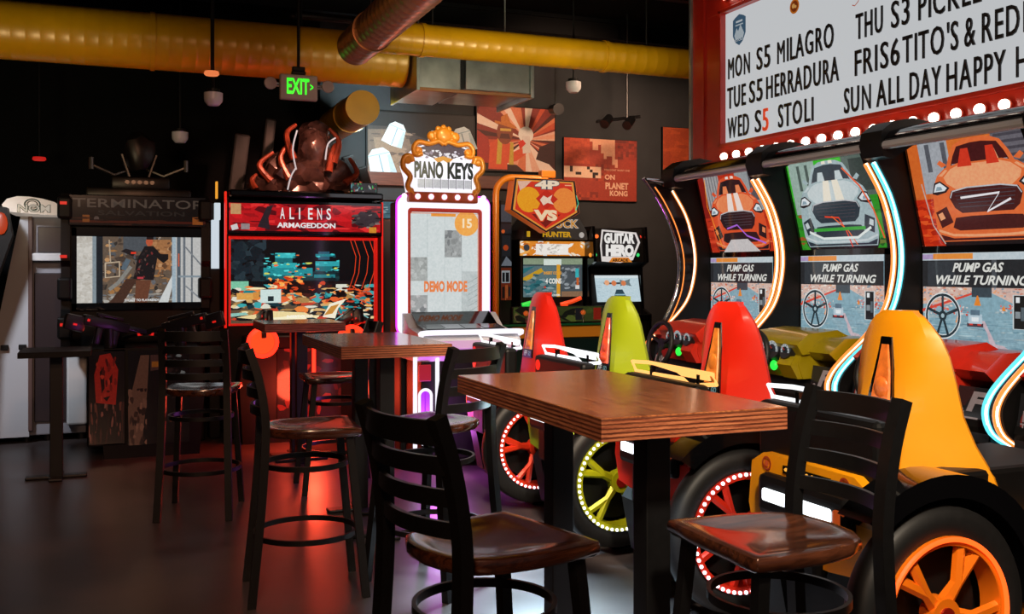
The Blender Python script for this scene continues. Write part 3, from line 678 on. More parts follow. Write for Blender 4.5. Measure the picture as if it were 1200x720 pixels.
dup(stool, (1.42, 6.72, 0), math.radians(178), 'bar stool in the gap between the middle table and the small table')
dup(stool, (.52, 6.35, 0), math.radians(75), 'bar stool at the left with light streaks across its seat, facing the soldier game')

# ---------------------------------------------------------------- ducts and ceiling things
def duct(name, label, p0, p1, r, m, seam=.32, endcap=True):
    p0, p1 = Vector(p0), Vector(p1); L = (p1-p0).length; d = (p1-p0)/L
    t = thing(name, label, 'duct', tuple((p0+p1)/2))
    ontop(t, (p0+p1)/2)
    pts, rr = [], []; x = 0
    while x < L-.02:
        pts += [p0+d*x, p0+d*(x+.006), p0+d*(x+.012)] ; rr += [r, r+.0015, r]
        x += seam*.32
    pts.append(p1); rr.append(r)
    G().tube(pts, rr, 40).done('pipe', m, t, 60)
    for k in range(max(1, int(L/1.6))):
        q = p0+d*min(L-.08, .5+1.6*k); G().tube([q, q+d*.035], r+.009, 40).done('joint_collar', m, t, 60)
        z = p0.z
    for k in ((.12, .5, .88) if abs(d.x) > .5 else (.1, .4, .8)):
        q = p0+(p1-p0)*k
        if d.y < .5: G().cyl((q.x, q.y, z+r*.9), (q.x, q.y, 4.16), .008, seg=8).done('hanger', M_black, t)
    world(); return t
duct('air_duct', 'thick yellow spiral air duct running along the dark left ceiling', (-5.0, 8.5, 3.31), (2.395, 8.5, 3.31), .225, M_duct)
duct('air_duct', 'slimmer yellow air duct running right towards the letter board', (1.75, 7.5, 3.275), (6.8, 7.5, 3.275), .125, M_duct)
duct('air_duct', 'copper coloured duct coming forward overhead from the yellow ducts', (1.68, 7.25, 3.12), (1.68, 2.5, 3.12), .135, M_copper)
DY = 8.92; xd = atY(425, DY); duct('air_duct', 'short yellow duct with a closed round end below the thick duct', (xd, DY, zat(xd, DY, 126)), (xd, 10.19, zat(xd, DY, 126)), .158, M_duct)
t = thing('duct_box', 'bare steel rectangular duct box hung beside the yellow duct end', 'duct', (3.08, 8.5, 3.2))
ontop(t, (3.08, 8.5, 3.2)); xa, xb, xc, xe = [atY(q, 8.15) for q in (491, 540, 546, 621)]
zb, zt = 3.02, 3.40
G().box(xa, xb, 8.15, 8.95, zb, zt, .01).done('box_section', M_galv, t); G().box(xc, xe, 8.15, 8.95, zb+.02, zt, .01).done('box_section', M_galv, t)
for q0, q1 in ((xa-.03, xa), (xe, xe+.03)): G().box(q0, q1, 8.12, 8.98, zb-.02, zt+.02, .004).done('flange', M_galv, t)
G().box(xb+.001, xc-.001, 8.19, 8.9, zb+.03, zt-.01).done('joint', M_black, t); G().box(xa, xe, 8.13, 8.16, zb-.02, zb+.01, .004).done('lower_lip', M_copper, t)
for x in (xa+.1, xe-.1): G().cyl((x, 8.5, zt-.02), (x, 8.5, 4.16), .008, seg=8).done('hanger_rod', M_galv, t)
world()
# exit sign
ex = atY(350, 7.95); ez = zat(ex, 7.95, 102)
t = thing('exit_sign', 'white emergency exit sign with green letters and two lamp heads hung below the yellow duct', 'sign', (ex, 7.95, ez-.13))
ontop(t, (ex, 7.95, ez-.13))
G().box(ex-.148, ex+.148, 7.93, 7.985, ez-.105, ez+.095, .012).done('housing', mat('exit_housing', 'a89a92', .5), t)
G().box(ex-.055, ex+.055, 7.94, 7.98, ez+.093, ez+.125, .006).box(ex-.05, ex+.05, 7.935, 7.985, ez+.125, ez+.16, .006).done('canopy', M_black, t)
G().cyl((ex, 7.96, ez+.15), (ex, 7.96, 4.16), .012, seg=10).done('hanging_rod', M_black, t)
Pic((ex-.1, 7.929, ez-.07), (.2, 0, 0), (0, 0, .14)).text('EXIT', .02, .06, .9, .96, '3cff30', .03).text('>', .93, .32, 1.06, .68, '3cff30', .02).build('letters', 1.3, t)
for s in (-1, 1):
    g = G().tube([(ex+s*.145, 7.96, ez+.02), (ex+s*.2, 7.96, ez+.02)], .009, 8).tube([(ex+s*.145, 7.96, ez), (ex+s*.2, 7.96, ez)], .006, 8).done('arm', M_galv, t)
    G().lathe([(0, .02), (.03, .02), (.05, -.015), (.046, -.025), (0, -.028)], (ex+s*.225, 7.93, ez+.01), 'y', 20).cyl((ex+s*.2, 7.96, ez+.01), (ex+s*.235, 7.95, ez+.01), .02).done('lamp_head', mat('exit_lamp_head', '9a8a86', .35), t, 40)
world()
def dome(px, py, Y, label, r=.07, name='dome_camera', cat='camera'):
    x = atY(px, Y); z = zat(x, Y, py); t = thing(name, label, cat, (x, Y, z))
    G().lathe([(0, -.055), (r*.6, -.05), (r*.95, -.02), (r, .0), (r, .045), (r*.7, .05), (0, .05)], (0, 0, 0), 'z', 24).done('housing', M_white, t, 40)
    G().cyl((0, 0, .045), (0, 0, .075), r*.7).cyl((0, 0, .07), (0, 0, 4.16-z), .008, seg=8).done('mount', M_black, t)
dome(672, 102, 8.3, 'round white camera hung from the ceiling right of the steel duct box')
dome(250, 116, 7.9, 'small white camera hung below the yellow duct, left of the exit sign')
dome(211, 161, 9.3, 'dim little white camera in the dark above the soldier game')
for px, py, Y, lb in ((248, 87, 7.6, 'small orange disc light just under the yellow duct'), (46, 187, 9.4, 'tiny red ceiling light in the dark at far left')):
    x = atY(px, Y); z = zat(x, Y, py); t = thing('disc_light', lb, 'light', (x, Y, z))
    G().lathe([(0, -.012), (.045, -.01), (.055, .0), (.05, .02), (0, .022)], (0, 0, 0), 'z', 20).done('lens', glow('disc_'+lb[:5], 'ff8a50' if px > 100 else 'c8201a', .8), t, 40)
    G().cyl((0, 0, .02), (0, 0, 4.16-z), .008, seg=8).done('stem', M_black, t)
# track with two lamp cans
tx, tyy = atY(725, 9.2), 9.2; tz = zat(tx, tyy, 143)
t = thing('track_light', 'pair of black track lights hanging near the pixel picture', 'light', (tx, tyy, tz)); ontop(t, (tx, tyy, tz))
G().tube([(tx-.28, 9.15, tz-.02), (tx+.28, 9.25, tz+.08)], .016, 6).cyl((tx+.1, 9.2, tz+.05), (tx+.1, 9.2, 4.16), .012, seg=8).done('rail', M_metal, t)
for q in (-.12, .14): G().cyl((tx+q, 9.18, tz+.03), (tx+q-.1, 9.1, tz-.05), .045, .05).done('lamp_can', M_metal, t)
world()
tx = atY(651, 9.6); tz = zat(tx, 9.6, 127); t = thing('spot_lamp', 'single round black spot lamp at the upper right corner of the burst picture', 'light', (tx, 9.6, tz))
G().cyl((0, .08, 0), (0, -.08, -.02), .05, .062).done('lamp_can', M_metal, t); G().cyl((0, 0, .03), (0, 0, 4.16-tz), .012, seg=8).done('stem', M_metal, t)
for k, (z, y) in enumerate(((3.75, 9.0), (3.7, 8.75), (3.82, 7.0), (3.72, 9.4))):
    tag(G().tube([(1.5, y, z), (7.4, y, z)], .025, 8).done('ceiling_conduit', M_metal), ['black conduit along the ceiling nearest the back wall pictures', 'second black conduit below the dark ceiling, before the back wall', 'upper black conduit above the slim yellow duct', 'lowest black conduit just before the back wall'][k], 'pipe')

# ---------------------------------------------------------------- pictures on the back wall
def wall_pic(name, label, px0, px1, pyt, pyb, frame, draw, t_=.035, Yp=WY-.04):
    xa, xb = atY(px0, Yp), atY(px1, Yp); zt = zat(xa, Yp, pyt); zb = zat(xa, Yp, pyb)
    t = thing(name, label, 'picture', ((xa+xb)/2, WY-.02, zb)); ontop(t, ((xa+xb)/2, WY-.02, zb))
    G().box(xa-frame, xb+frame, Yp, WY-.002, zb-frame, zt+frame, .004).done('panel', M_black, t)
    p = Pic((xa, Yp-.001, zb), (xb-xa, 0, 0), (0, 0, zt-zb)); draw(p); p.build('print', 0, t, .6); world()
def d_ice(p):
    p.rect(0, 0, 1, 1, '3a3230').poly([(0, 0), (.5, 0), (.35, .75), (0, .72)], '6c5a4e').poly([(.1, .1), (.42, .05), (.3, .6), (.05, .6)], '86705e').rect(0, .78, 1, 1, '121214').poly([(.2, .8), (1, .35), (1, 1), (.2, 1)], '16161a')
    p.scatter(60, 0, 0, .6, .7, ['74604f', '5c4c42', '8a7666', '4e423c'], (.03, .12), (.02, .08), 8)
    for (u, v, a, s) in ((.25, .66, -.35, 1), (.12, .2, .25, 1.25), (.9, .62, .3, 1.1), (.62, .62, 0, .7)):
        c, q = math.cos(a), math.sin(a); R = lambda x, y: (u+(x*c-y*q)*.1*s, v+(x*q+y*c)*.17*s)
        p.poly([R(-1, -1), (R(0, -1.1)), R(1, -1), R(.8, .7), R(.4, 1.1), R(-.4, 1.1), R(-.8, .7)], 'cfe0e8').poly([R(-.05, -1.05), R(.05, -1.05), R(.05, .6), R(-.05, .6)], '7e9cac').poly([R(-.8, .62), R(.8, .62), R(.8, .7), R(-.8, .7)], '8fb0c0').poly([R(.5, -1), R(1, -1), R(.8, .5), R(.6, .5)], 'a8c2ce')
wall_pic('picture', 'dark picture of pale glassy blocks on the back wall, left above the piano game', 431, 555, 130, 206, .02, d_ice)
def d_burst(p):
    p.rect(0, 0, 1, 1, '6a2416'); o = (.62, .5); rn = random.Random(4)
    cols = ['c8502c', 'e8b49a', '4a1810', 'f0d8c8', '8a2c1c', 'd87850', '2a1410', 'e8a080']
    a = 0
    while a < 2*PI:
        da = rn.uniform(.08, .22); R = 1.6
        def cl(x, y):
            # clip the ray to the frame
            dx, dy = x-o[0], y-o[1]; k = 1
            for d, lo, hi, b in ((dx, 0, 1, o[0]), (dy, 0, 1, o[1])):
                if d > 1e-9: k = min(k, (hi-b)/d)
                elif d < -1e-9: k = min(k, (lo-b)/d)
            return (o[0]+dx*k, o[1]+dy*k)
        p.poly([o, cl(o[0]+R*math.cos(a), o[1]+R*math.sin(a)), cl(o[0]+R*math.cos(a+da), o[1]+R*math.sin(a+da))], rn.choice(cols)); a += da
    p.poly([(0, 0), (.2, 0), (.14, .5), (0, .62)], 'a83020').poly([(.0, .0), (.6, 0), (.5, .1), (.0, .12)], '3c1a14').poly([(.75, .2), (1, .1), (1, .5), (.8, .4)], '3c1c18')
    # a figure in a broad hat holding something pale
    p.poly([(.14, .02), (.16, .42), (.26, .5), (.4, .46), (.46, .3), (.52, .34), (.66, .4), (.68, .34), (.5, .16), (.38, .12), (.38, .02)], 'd8542c').poly([(.26, .5), (.32, .5), (.3, .1), (.24, .1)], 'c8a83c').poly([(.42, .46), (.46, .44), (.46, .1), (.4, .1)], 'c8a83c')
    p.disc(.35, .6, .12, '8a4428', sx=.8, sy=1.1).poly([(.28, .5), (.42, .5), (.4, .58), (.3, .58)], '5a2a1a').poly([(.22, .74), (.48, .66), (.5, .69), (.42, .76), (.38, .9), (.3, .84), (.3, .76), (.22, .78)], 'c8742c').rect(.29, .62, .43, .66, 'd8b050')
    p.disc(.62, .58, .09, 'ece4dc').poly([(.57, .56), (.67, .56), (.68, .3), (.58, .28)], 'e0d4cc').poly([(.54, .34), (.62, .44), (.58, .5), (.52, .46)], 'd8301c')
wall_pic('picture', 'orange picture of a figure in a hat before bursting rays', 559, 650, 123, 199, .012, d_burst)
def d_pix(p):
    p.rect(0, 0, 1, 1, 'a83a24'); rn = random.Random(9); N, M = 26, 22
    g = [[None]*M for _ in range(N)]
    for i in range(N):
        for j in range(M):
            u, v = (i+.5)/N, (j+.5)/M
            c = None
            if v > .55 and u > .32 and v > 1.25-.9*u+.08*math.sin(i*1.7) and u < .72: c = 'e8a884'
            if u > .7 and v > .68: c = rn.choice(['7a2a1c', '9c3220', 'a83a24', '8a2e1e'])
            if u < .36 and v > .58: c = rn.choice(['c8502c', 'c24a28', 'b84426'])
            if u < .5 and .35 < v < .56: c = 'f0c8a8' if (i//2+j//2) % 3 else ('2c1a16' if rn.random() < .6 else 'f0c8a8')
            if u < .45 and v < .15: c = rn.choice(['b84426', '8a2e1e', 'a83a24'])
            if .36 <= u < .6 and .3 < v < .6 and c is None: c = rn.choice(['b84426', '8a2e1e', 'a83a24'])
            if c: p.rect(i/N, j/M, (i+1)/N, (j+1)/M, c)
    p.text('ON', .55, .345, .69, .43, 'f0c0a0', .04).text('PLANET', .56, .19, .88, .3, 'f0c0a0', .04).text('KONG', .62, .08, .87, .17, 'f0c0a0', .04).text('YOU DONT WANT ONE', .54, .49, .9, .52, 'e8b090', .02)
wall_pic('picture', 'brick red picture of pixel blocks with pale lettering, right of the post sign', 661, 746, 161, 234, .006, d_pix)
def d_or(p):
    p.rect(0, 0, 1, 1, 'b84a1c').scatter(40, 0, 0, 1, 1, ['b04418', 'c25020', 'a83e16'], (.1, .4), (.05, .2), 6).poly([(.72, .2), (.7, .45), (.78, .62), (1, .7), (1, .1), (.8, .1)], '1c1210')
wall_pic('picture', 'plain orange picture partly hidden by the red sign pillar', 777, 850, 149, 232, .006, d_or)

# ---------------------------------------------------------------- shooting game with the soldier
FY = 8.95
def X(px, Y=FY): return atY(px, Y)
def Z(px, py, Y=FY): return zat(atY(px, Y), Y, py)
M_art = mat('dark_cabinet_art', '1c1412', .5, var=.8, scale=9)
M_redled = glow('red_led', 'ff2010', 5.0)
cx = (X(77)+X(257))/2
t = thing('shooting_arcade_cabinet', 'tall black shooting game, its screen showing a soldier in a doorway, at the left', 'arcade machine', (cx, 9.3, 0)); base = (cx, 9.3, 0); ontop(t, base)
xa, xb = X(77), X(240)
zt = Z(160, 230); ztop = Z(160, 234)
G().box(xa, xb, FY, 9.2, .8, ztop, .02).box(X(106), xb, FY+.01, 9.2, 0, .82, .01).done('cabinet_body', M_black, t)
for s, x in ((-1, xa), (1, xb)):
    g = G()
    g.prism([(8.86, .85), (8.93, .82), (9.0, .95), (9.0, 2.06), (8.9, 2.1), (8.84, 1.98), (8.9, 1.9), (8.86, 1.55), (8.9, 1.5), (8.9, 1.15), (8.84, 1.1)], 'yz', x-.035, x+.035, .006)
    for z in (1.98, 1.32, 1.0): g.box(x-.06, x+.05, 8.83, 8.95, z-.09, z+.09, .02)
    g.done('side_trim', M_black, t)
p = Pic((X(90), FY-.012, Z(90, 355.5)), (X(237)-X(90), 0, 0), (0, 0, Z(90, 277)-Z(90, 355.5)), '98948c')
p.rect(0, 0, .12, 1, 'd2cec6').scatter(60, 0, 0, .12, 1, ['dcd8d0', 'c4beb4', 'cbc6bd'], (.02, .08), (.02, .1), 2).rect(.12, 0, .15, 1, '8a98a0').rect(.15, 0, .21, 1, '1c2228')
p.rect(.2, 0, .76, 1, '6a5a4c').scatter(160, .2, .05, .76, 1, ['a87848', '8a6a50', 'c89868', '4c4038', '6c6c70', 'b0a090', '585c60', '383430'], (.01, .08), (.01, .1), 3).rect(.36, .78, .62, 1, '50565c').rect(.55, .5, .74, .96, 'a8744a').scatter(60, .55, .4, .74, .95, ['b88458', '8a5c3c', 'c4966c', '6c4a34'], (.01, .04), (.01, .08), 4)
p.line([(.22, .6), (.33, .62), (.33, .4), (.22, .38), (.22, .6)], .012, 'c8b49a').line([(.26, .62), (.25, .95)], .01, 'b8a48c').scatter(40, .2, 0, .76, .14, ['b8b4ac', '908c86', '707478'], (.03, .1), (.02, .05), 5)
p.line([(.25, .2), (.32, .3), (.42, .55)], .03, '8c8a84').line([(.36, .5), (.4, .66)], .04, '5c6c78')
p.poly([(.25, .0), (.36, 0), (.46, .32), (.52, .36), (.38, .36), (.34, .22)], '4a3228').poly([(.45, 0), (.55, 0), (.58, .34), (.46, .34)], '6c4230').poly([(.44, .36), (.47, .66), (.53, .86), (.6, .86), (.64, .78), (.6, .34)], '1c1a1c')
p.poly([(.6, .84), (.66, .74), (.72, .74), (.72, .66), (.68, .6), (.64, .66), (.6, .74)], '1a181a').poly([(.46, .78), (.38, .82), (.34, .78), (.44, .7)], '242022').disc(.567, .925, .028, 'c05a3c', sy=1.25).rect(.545, .96, .6, 1, '1a1618')
p.scatter(26, .44, .38, .6, .8, ['3c2a28', '7a3030', '2c2426', '5c4a44'], (.01, .03), (.02, .06), 6).rect(.42, .74, .46, .77, 'f04028').rect(.47, .36, .52, .39, 'c04048')
p.rect(.76, 0, 1, 1, 'c8c8c6').poly([(.64, 0), (.76, .45), (.78, .45), (.72, 0)], 'd8dcdc').rect(.75, 0, .78, 1, 'a8bcc8').rect(.79, 0, .82, 1, '56626c').rect(.84, 0, .86, 1, '707880').rect(.905, 0, .92, 1, '6c7278').rect(.8, .38, 1, .41, '8a98a2').line([(.86, .85), (1, .55)], .012, '7c8288').line([(.86, .25), (1, .02)], .012, '8c9298').rect(.8, .55, .81, .75, 'd86a4a')
p.text('SHOOT TO PLAY READY', .37, .02, .65, .055, 'f0f0f0', .03)
p.build('screen', .8, t)
g = G(); a, b_, c, d = X(84), X(239.5), Z(160, 363), Z(160, 268)
g.box(a, X(90)-.002, FY-.04, FY, c, d).box(X(237)+.002, b_, FY-.04, FY, c, d).box(a, b_, FY-.04, FY, Z(90, 277)+.003, d).box(a, b_, FY-.04, FY, c, Z(90, 355.5)-.003); g.done('bezel', M_gloss, t)
o = G().box(X(80), X(241), FY-.06, FY, Z(160, 266), Z(160, 230), .01).done('title_panel', M_black, t)
p = Pic((X(82), FY-.062, Z(160, 265)), (X(240)-X(82), 0, 0), (0, 0, Z(160, 231)-Z(160, 265)), '120d0c')
p.text('TERMINATOR', .02, .6, .99, .9, '55483f', .01).text('SALVATION', .2, .34, .84, .5, '2c2622', .01).rect(0, .08, 1, .16, '4a1a10').rect(.09, .1, .14, .34, '8a4a20').disc(.19, .22, .02, '5c4a44').rect(.9, .06, .98, .32, '9c5220')
p.scatter(20, 0, 0, 1, .3, ['2a1410', '3c1c12', '1c100c'], (.05, .2), (.02, .08), 3).build('title_text', .55, o)
# machine topper
zt = ztop
tp = G().box(X(100), X(225), 9.0, 9.2, zt-.01, zt+.1, .02).box(X(130), X(200), 9.02, 9.19, zt+.09, zt+.2, .02).rock((X(164), 9.1, zt+.42), .17, (.75, .5, 1.05), .12, 2, 3).done('topper', mat('dark_steel', '34302e', .35, .8, var=.3), t, 30)
g = G()
for s in (-1, 1):
    g.tube([(X(164)+s*.06, 9.2, zt+.28), (X(164)+s*.2, 9.15, zt+.22), (X(164)+s*.38, 9.12, zt+.3)], .014, 6).tube([(X(164)+s*.38, 9.12, zt+.26), (X(164)+s*.38, 9.12, zt+.36)], .022, 8).tube([(X(164)+s*.04, 9.18, zt+.1), (X(164)+s*.14, 9.15, zt+.4)], .012, 6)
for k in range(5): g.cyl((X(164)-.1+k*.05, 9.0, zt+.15), (X(164)-.1+k*.05, 9.1, zt+.15), .018, seg=10)
g.done('pipe_frame', mat('worn_steel', '6a625c', .35, .9), tp, 40)
# stepped white light at the right side
for x0, x1, y0, y1 in ((247.5, 256.5, 315, 258), (251, 258, 258, 238)): G().box(X(x0, 9.0), X(x1, 9.0), 8.97, 9.02, Z(252, y0, 9.0), Z(252, y1, 9.0), .004).done('light_bar', glow('cool_bar', 'c8d4de', 1.0), t)
G().box(X(252.5, 9.0), X(255, 9.0), 8.97, 9.02, Z(254, 233, 9.0), Z(254, 213, 9.0), .004).done('amber_bar', glow('amber_bar', 'f0a030', 1.0), t)
G().box(X(245, 9.03), X(258.5, 9.03), 9.03, 9.2, 0, Z(252, 238, 9.03), .01).done('side_column', M_black, t)
g = G()
for px, py in ((75, 239), (75, 301), (75, 380)): g.box(X(px-4), X(px+4), 8.82, 8.84, Z(px, py)-.012, Z(px, py)+.012)
g.done('red_marker_lights', glow('dim_red', 'e02018', .9), t)
# gun pedestal
px0, px1 = X(122, 8.5), X(232, 8.5)
ped = G().prism([(px0, 0), (px1, 0), (px1+.04, .5), (px1, .86), (px0, .86), (px0-.04, .5)], 'xz', 8.35, 8.98, .02).done('pedestal', M_black, t)
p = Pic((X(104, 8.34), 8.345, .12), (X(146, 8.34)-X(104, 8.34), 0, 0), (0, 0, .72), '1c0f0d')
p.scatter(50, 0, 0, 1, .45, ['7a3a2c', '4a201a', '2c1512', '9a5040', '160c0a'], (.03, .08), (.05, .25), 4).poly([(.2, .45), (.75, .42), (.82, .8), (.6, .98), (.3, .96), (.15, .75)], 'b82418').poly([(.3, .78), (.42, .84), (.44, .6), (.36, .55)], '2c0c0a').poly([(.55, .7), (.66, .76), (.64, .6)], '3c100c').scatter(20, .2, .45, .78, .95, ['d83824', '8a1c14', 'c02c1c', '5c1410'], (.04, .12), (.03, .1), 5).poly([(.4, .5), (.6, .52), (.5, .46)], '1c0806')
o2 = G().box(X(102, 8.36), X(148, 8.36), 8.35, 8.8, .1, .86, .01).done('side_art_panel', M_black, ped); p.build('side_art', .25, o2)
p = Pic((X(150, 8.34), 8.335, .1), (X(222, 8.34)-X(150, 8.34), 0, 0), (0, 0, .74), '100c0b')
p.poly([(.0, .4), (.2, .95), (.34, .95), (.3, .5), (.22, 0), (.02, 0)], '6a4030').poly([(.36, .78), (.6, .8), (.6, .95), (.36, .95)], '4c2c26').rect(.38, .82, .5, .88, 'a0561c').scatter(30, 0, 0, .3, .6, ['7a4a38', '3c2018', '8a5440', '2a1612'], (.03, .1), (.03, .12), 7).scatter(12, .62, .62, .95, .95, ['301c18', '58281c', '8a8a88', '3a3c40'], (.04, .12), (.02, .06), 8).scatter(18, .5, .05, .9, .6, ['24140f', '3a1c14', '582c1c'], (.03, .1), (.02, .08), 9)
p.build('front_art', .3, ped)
def gun(x, y, z, rz, par):
    M = Matrix.Translation((x, y, z)) @ Matrix.Rotation(rz, 4, 'Z') @ Matrix.Rotation(math.radians(14), 4, 'Y')
    q = G().box(-.22, .16, -.03, .03, -.03, .05, .01).box(.1, .34, -.022, .022, -.005, .035, .006).cyl((.3, 0, .015), (.52, 0, .015), .014, seg=10).box(-.36, -.2, -.024, .024, -.09, .03, .012).box(-.1, -.05, -.02, .02, -.16, -.02, .008).box(.02, .09, -.022, .022, -.18, -.02, .008).box(-.12, .1, -.015, .015, .06, .085, .004).box(-.1, -.07, -.01, .01, .04, .07)
    g = G(); g.add(q.bm, M); g.cyl((x, y, .82), (x, y, z-.02), .035, seg=12); o = g.done('mounted_gun', M_gun, par, 30)
    g = G(); g.add(G().box(-.30, -.27, -.028, .028, -.05, -.035).box(-.2, -.18, -.033, .033, .0, .02).box(.36, .38, -.018, .018, .0, .03).bm, M); g.done('gun_lights', glow('dim_red', 'e02018', .9), o)
gun(X(128, 8.45), 8.45, 1.03, math.radians(28), t); gun(X(213, 8.45), 8.45, 1.03, math.radians(150), t)
world()

# ---------------------------------------------------------------- red framed shooting game
cx = (X(262)+X(445))/2
t = thing('shooting_arcade_cabinet', 'wide shooting game with a glowing red frame and teal city battle on its screen', 'arcade machine', (cx, 9.4, 0)); ontop(t, (cx, 9.4, 0))
xa, xb = X(262), X(445); ztop = Z(350, 232)
G().box(xa+.02, xb-.02, FY, 10.0, 0, ztop-.02, .02).done('cabinet_body', M_black, t)
G().box(X(266), X(443), FY-.2, 9.9, Z(350, 234), Z(350, 226), .015).done('top_cap', M_gloss, t)
rf = G()
fx0, fx1, fz0, fz1 = X(266), X(441.5), Z(350, 380.5), Z(350, 278)
for q in ((fx0, X(270), fz0, fz1), (X(437.5), fx1, fz0, fz1), (fx0, fx1, fz1-.025, fz1), (fx0, fx1, fz0, fz0+.02)): rf.box(q[0], q[1], FY-.035, FY-.005, q[2], q[3], .004)
rf.done('red_frame', mat('lit_red_frame', 'c01a14', .4, emit='d01c14', strength=.75), t)
g = G().box(X(262), X(264), FY-.12, FY-.05, .5, Z(350, 228)).box(X(443), X(445.2), FY-.12, FY-.05, .7, Z(350, 236)); g.done('edge_lights', glow('red_edge', 'e01810', 1.1), t)
g = G().box(X(264), X(266), FY-.12, FY, .5, ztop-.02).box(X(441.5), X(443), FY-.12, FY, .5, ztop-.02); g.done('side_board', M_black, t)
sx0, sx1 = X(270), X(437.5); sz0, sz1 = fz0+.02, fz1-.025
p = Pic((sx0, FY-.012, sz0), (sx1-sx0, 0, 0), (0, 0, sz1-sz0), '0a0d10')
p.scatter(60, 0, .5, .24, 1, ['1c2a30', '16222a', '24343c', '101a20'], (.03, .1), (.05, .15), 1)
p.scatter(60, .2, .5, .75, .62, ['0e2a30', '16383c', '0c1c22'], (.08, .3), (.03, .12), 2)
for r_ in ((.22, .56, .56, .66, '1f8a92'), (.28, .66, .45, .72, '2aa6ac'), (.3, .72, .42, .82, '156c74'), (.3, .78, .44, .84, '3cb8bc'), (.24, .52, .4, .57, '0f5c64'), (.58, .68, .75, .74, '2a9ca4'), (.58, .62, .7, .68, '176a72'), (.6, .76, .68, .86, '24566a'), (.58, .8, .72, .83, '1c7c86'), (.57, .54, .72, .58, '1f7a82')): p.rect(r_[0], r_[1], r_[2], r_[3], r_[-1])
p.scatter(70, .22, .54, .75, .84, ['3cc4c8', '1a7880', '0d4a52', 'c8d05c', '5cd8d8', '0a2a30', 'f07038'], (.012, .05), (.008, .035), 3)
p.rect(0, .38, .12, .5, '7ac0a0').rect(0, 0, 1, .34, '5c4a38').rect(.6, 0, 1, .5, '1a1416').scatter(260, 0, .03, 1, .46, ['d0a868', 'e0c890', 'e06030', 'c04028', '1c7c84', '3aa4a8', '103038', '161a1c', 'f0e0b0', 'a8824c', '0c1416', 'e8843c', 'd8d8c8', '0e1518'], (.03, .13), (.02, .09), 4)
p.rect(.04, .28, .1, .36, 'd8a050').rect(.1, .28, .15, .36, 'd8a050').rect(.15, .29, .19, .37, 'd08c40').rect(.2, .24, .34, .4, 'c8dcd8').rect(.25, .26, .29, .32, '1c2c30').scatter(40, .25, .4, .5, .56, ['f07830', 'e84c1c', 'f8a850', 'c03814'], (.01, .06), (.01, .04), 5)
p.rect(.38, .36, .6, .46, '120c0e').scatter(40, .4, .24, .95, .5, ['140d0e', '2a1210', '0d0b0d', '3c1814', 'c8401c'], (.02, .08), (.02, .06), 6)
p.poly([(.04, .07), (.28, .14), (.5, .12), (.58, .06), (.3, .02)], 'e8d49c').poly([(.2, .05), (.5, .09), (.52, .04), (.3, .01)], 'f4ecc8').poly([(.63, .06), (.68, .22), (.8, .28), (.74, .16), (.72, .04)], 'f0e8d0').poly([(.64, .08), (.69, .19), (.75, .22), (.7, .1)], 'c88c3c').poly([(.0, .08), (.12, .1), (.1, .13), (0, .12)], '8ac0b4')
for a in (.83, .86, .92, .97): p.line([(a, 1), (a+.04, .8), (a+.03, .6), (a-.01, .4)], .006, 'e0401c')
p.scatter(30, .76, .02, .99, .3, ['2a8c94', 'd8d4c0', '181c20', 'e0603c', '0f2a30', 'e8b060'], (.02, .08), (.01, .04), 7).line([(.72, .02), (.84, .16), (.96, .04)], .01, '78b4b4').line([(.84, .44), (.92, .34), (.86, .3), (.97, .2)], .008, 'e04820')
p.text('INSERT COINS', .38, .055, .56, .09, 'f8f4e8', .02).build('screen', 1.0, t)
o = G().box(X(264), X(443), FY-.15, FY, Z(350, 277), Z(350, 237), .008).done('title_panel', M_gloss, t)
p = Pic((X(266), FY-.152, Z(350, 274)), (X(441)-X(266), 0, 0), (0, 0, Z(350, 241)-Z(350, 274)), 'c0161c')
p.scatter(90, 0, 0, 1, 1, ['d81c22', 'a01218', '80101a', 'e83030', '5c0c14', 'c01820'], (.04, .16), (.05, .3), 2).rect(0, 0, 1, .06, '140608').poly([(.18, .2), (.24, .9), (.28, .95), (.25, .5), (.26, .1)], '2c2228').poly([(.8, .45), (.86, .8), (.97, .78), (1, .5), (.93, .2), (.84, .3)], '3a3036').scatter(20, .8, .2, 1, .85, ['58504e', '1c1418', '8a7c78', '2a2026'], (.02, .05), (.04, .12), 3)
p.rect(.01, .62, .075, .98, 'c89868').poly([(.01, .22), (.05, .3), (.06, .12), (.02, .06)], 'd8d0d0').rect(.075, .1, .13, .3, '9a8a8c').rect(.92, .04, .97, .24, 'd89030')
for k, ch in enumerate('ALIENS'): p.text(ch, .325+k*.061, .48, .325+k*.061+(.009 if ch == 'I' else .03), .88, 'f4f0f0', .01)
p.text('ARMAGEDDON', .305, .18, .69, .36, 'f4f0f0', .035).build('title_picture', .85, o)
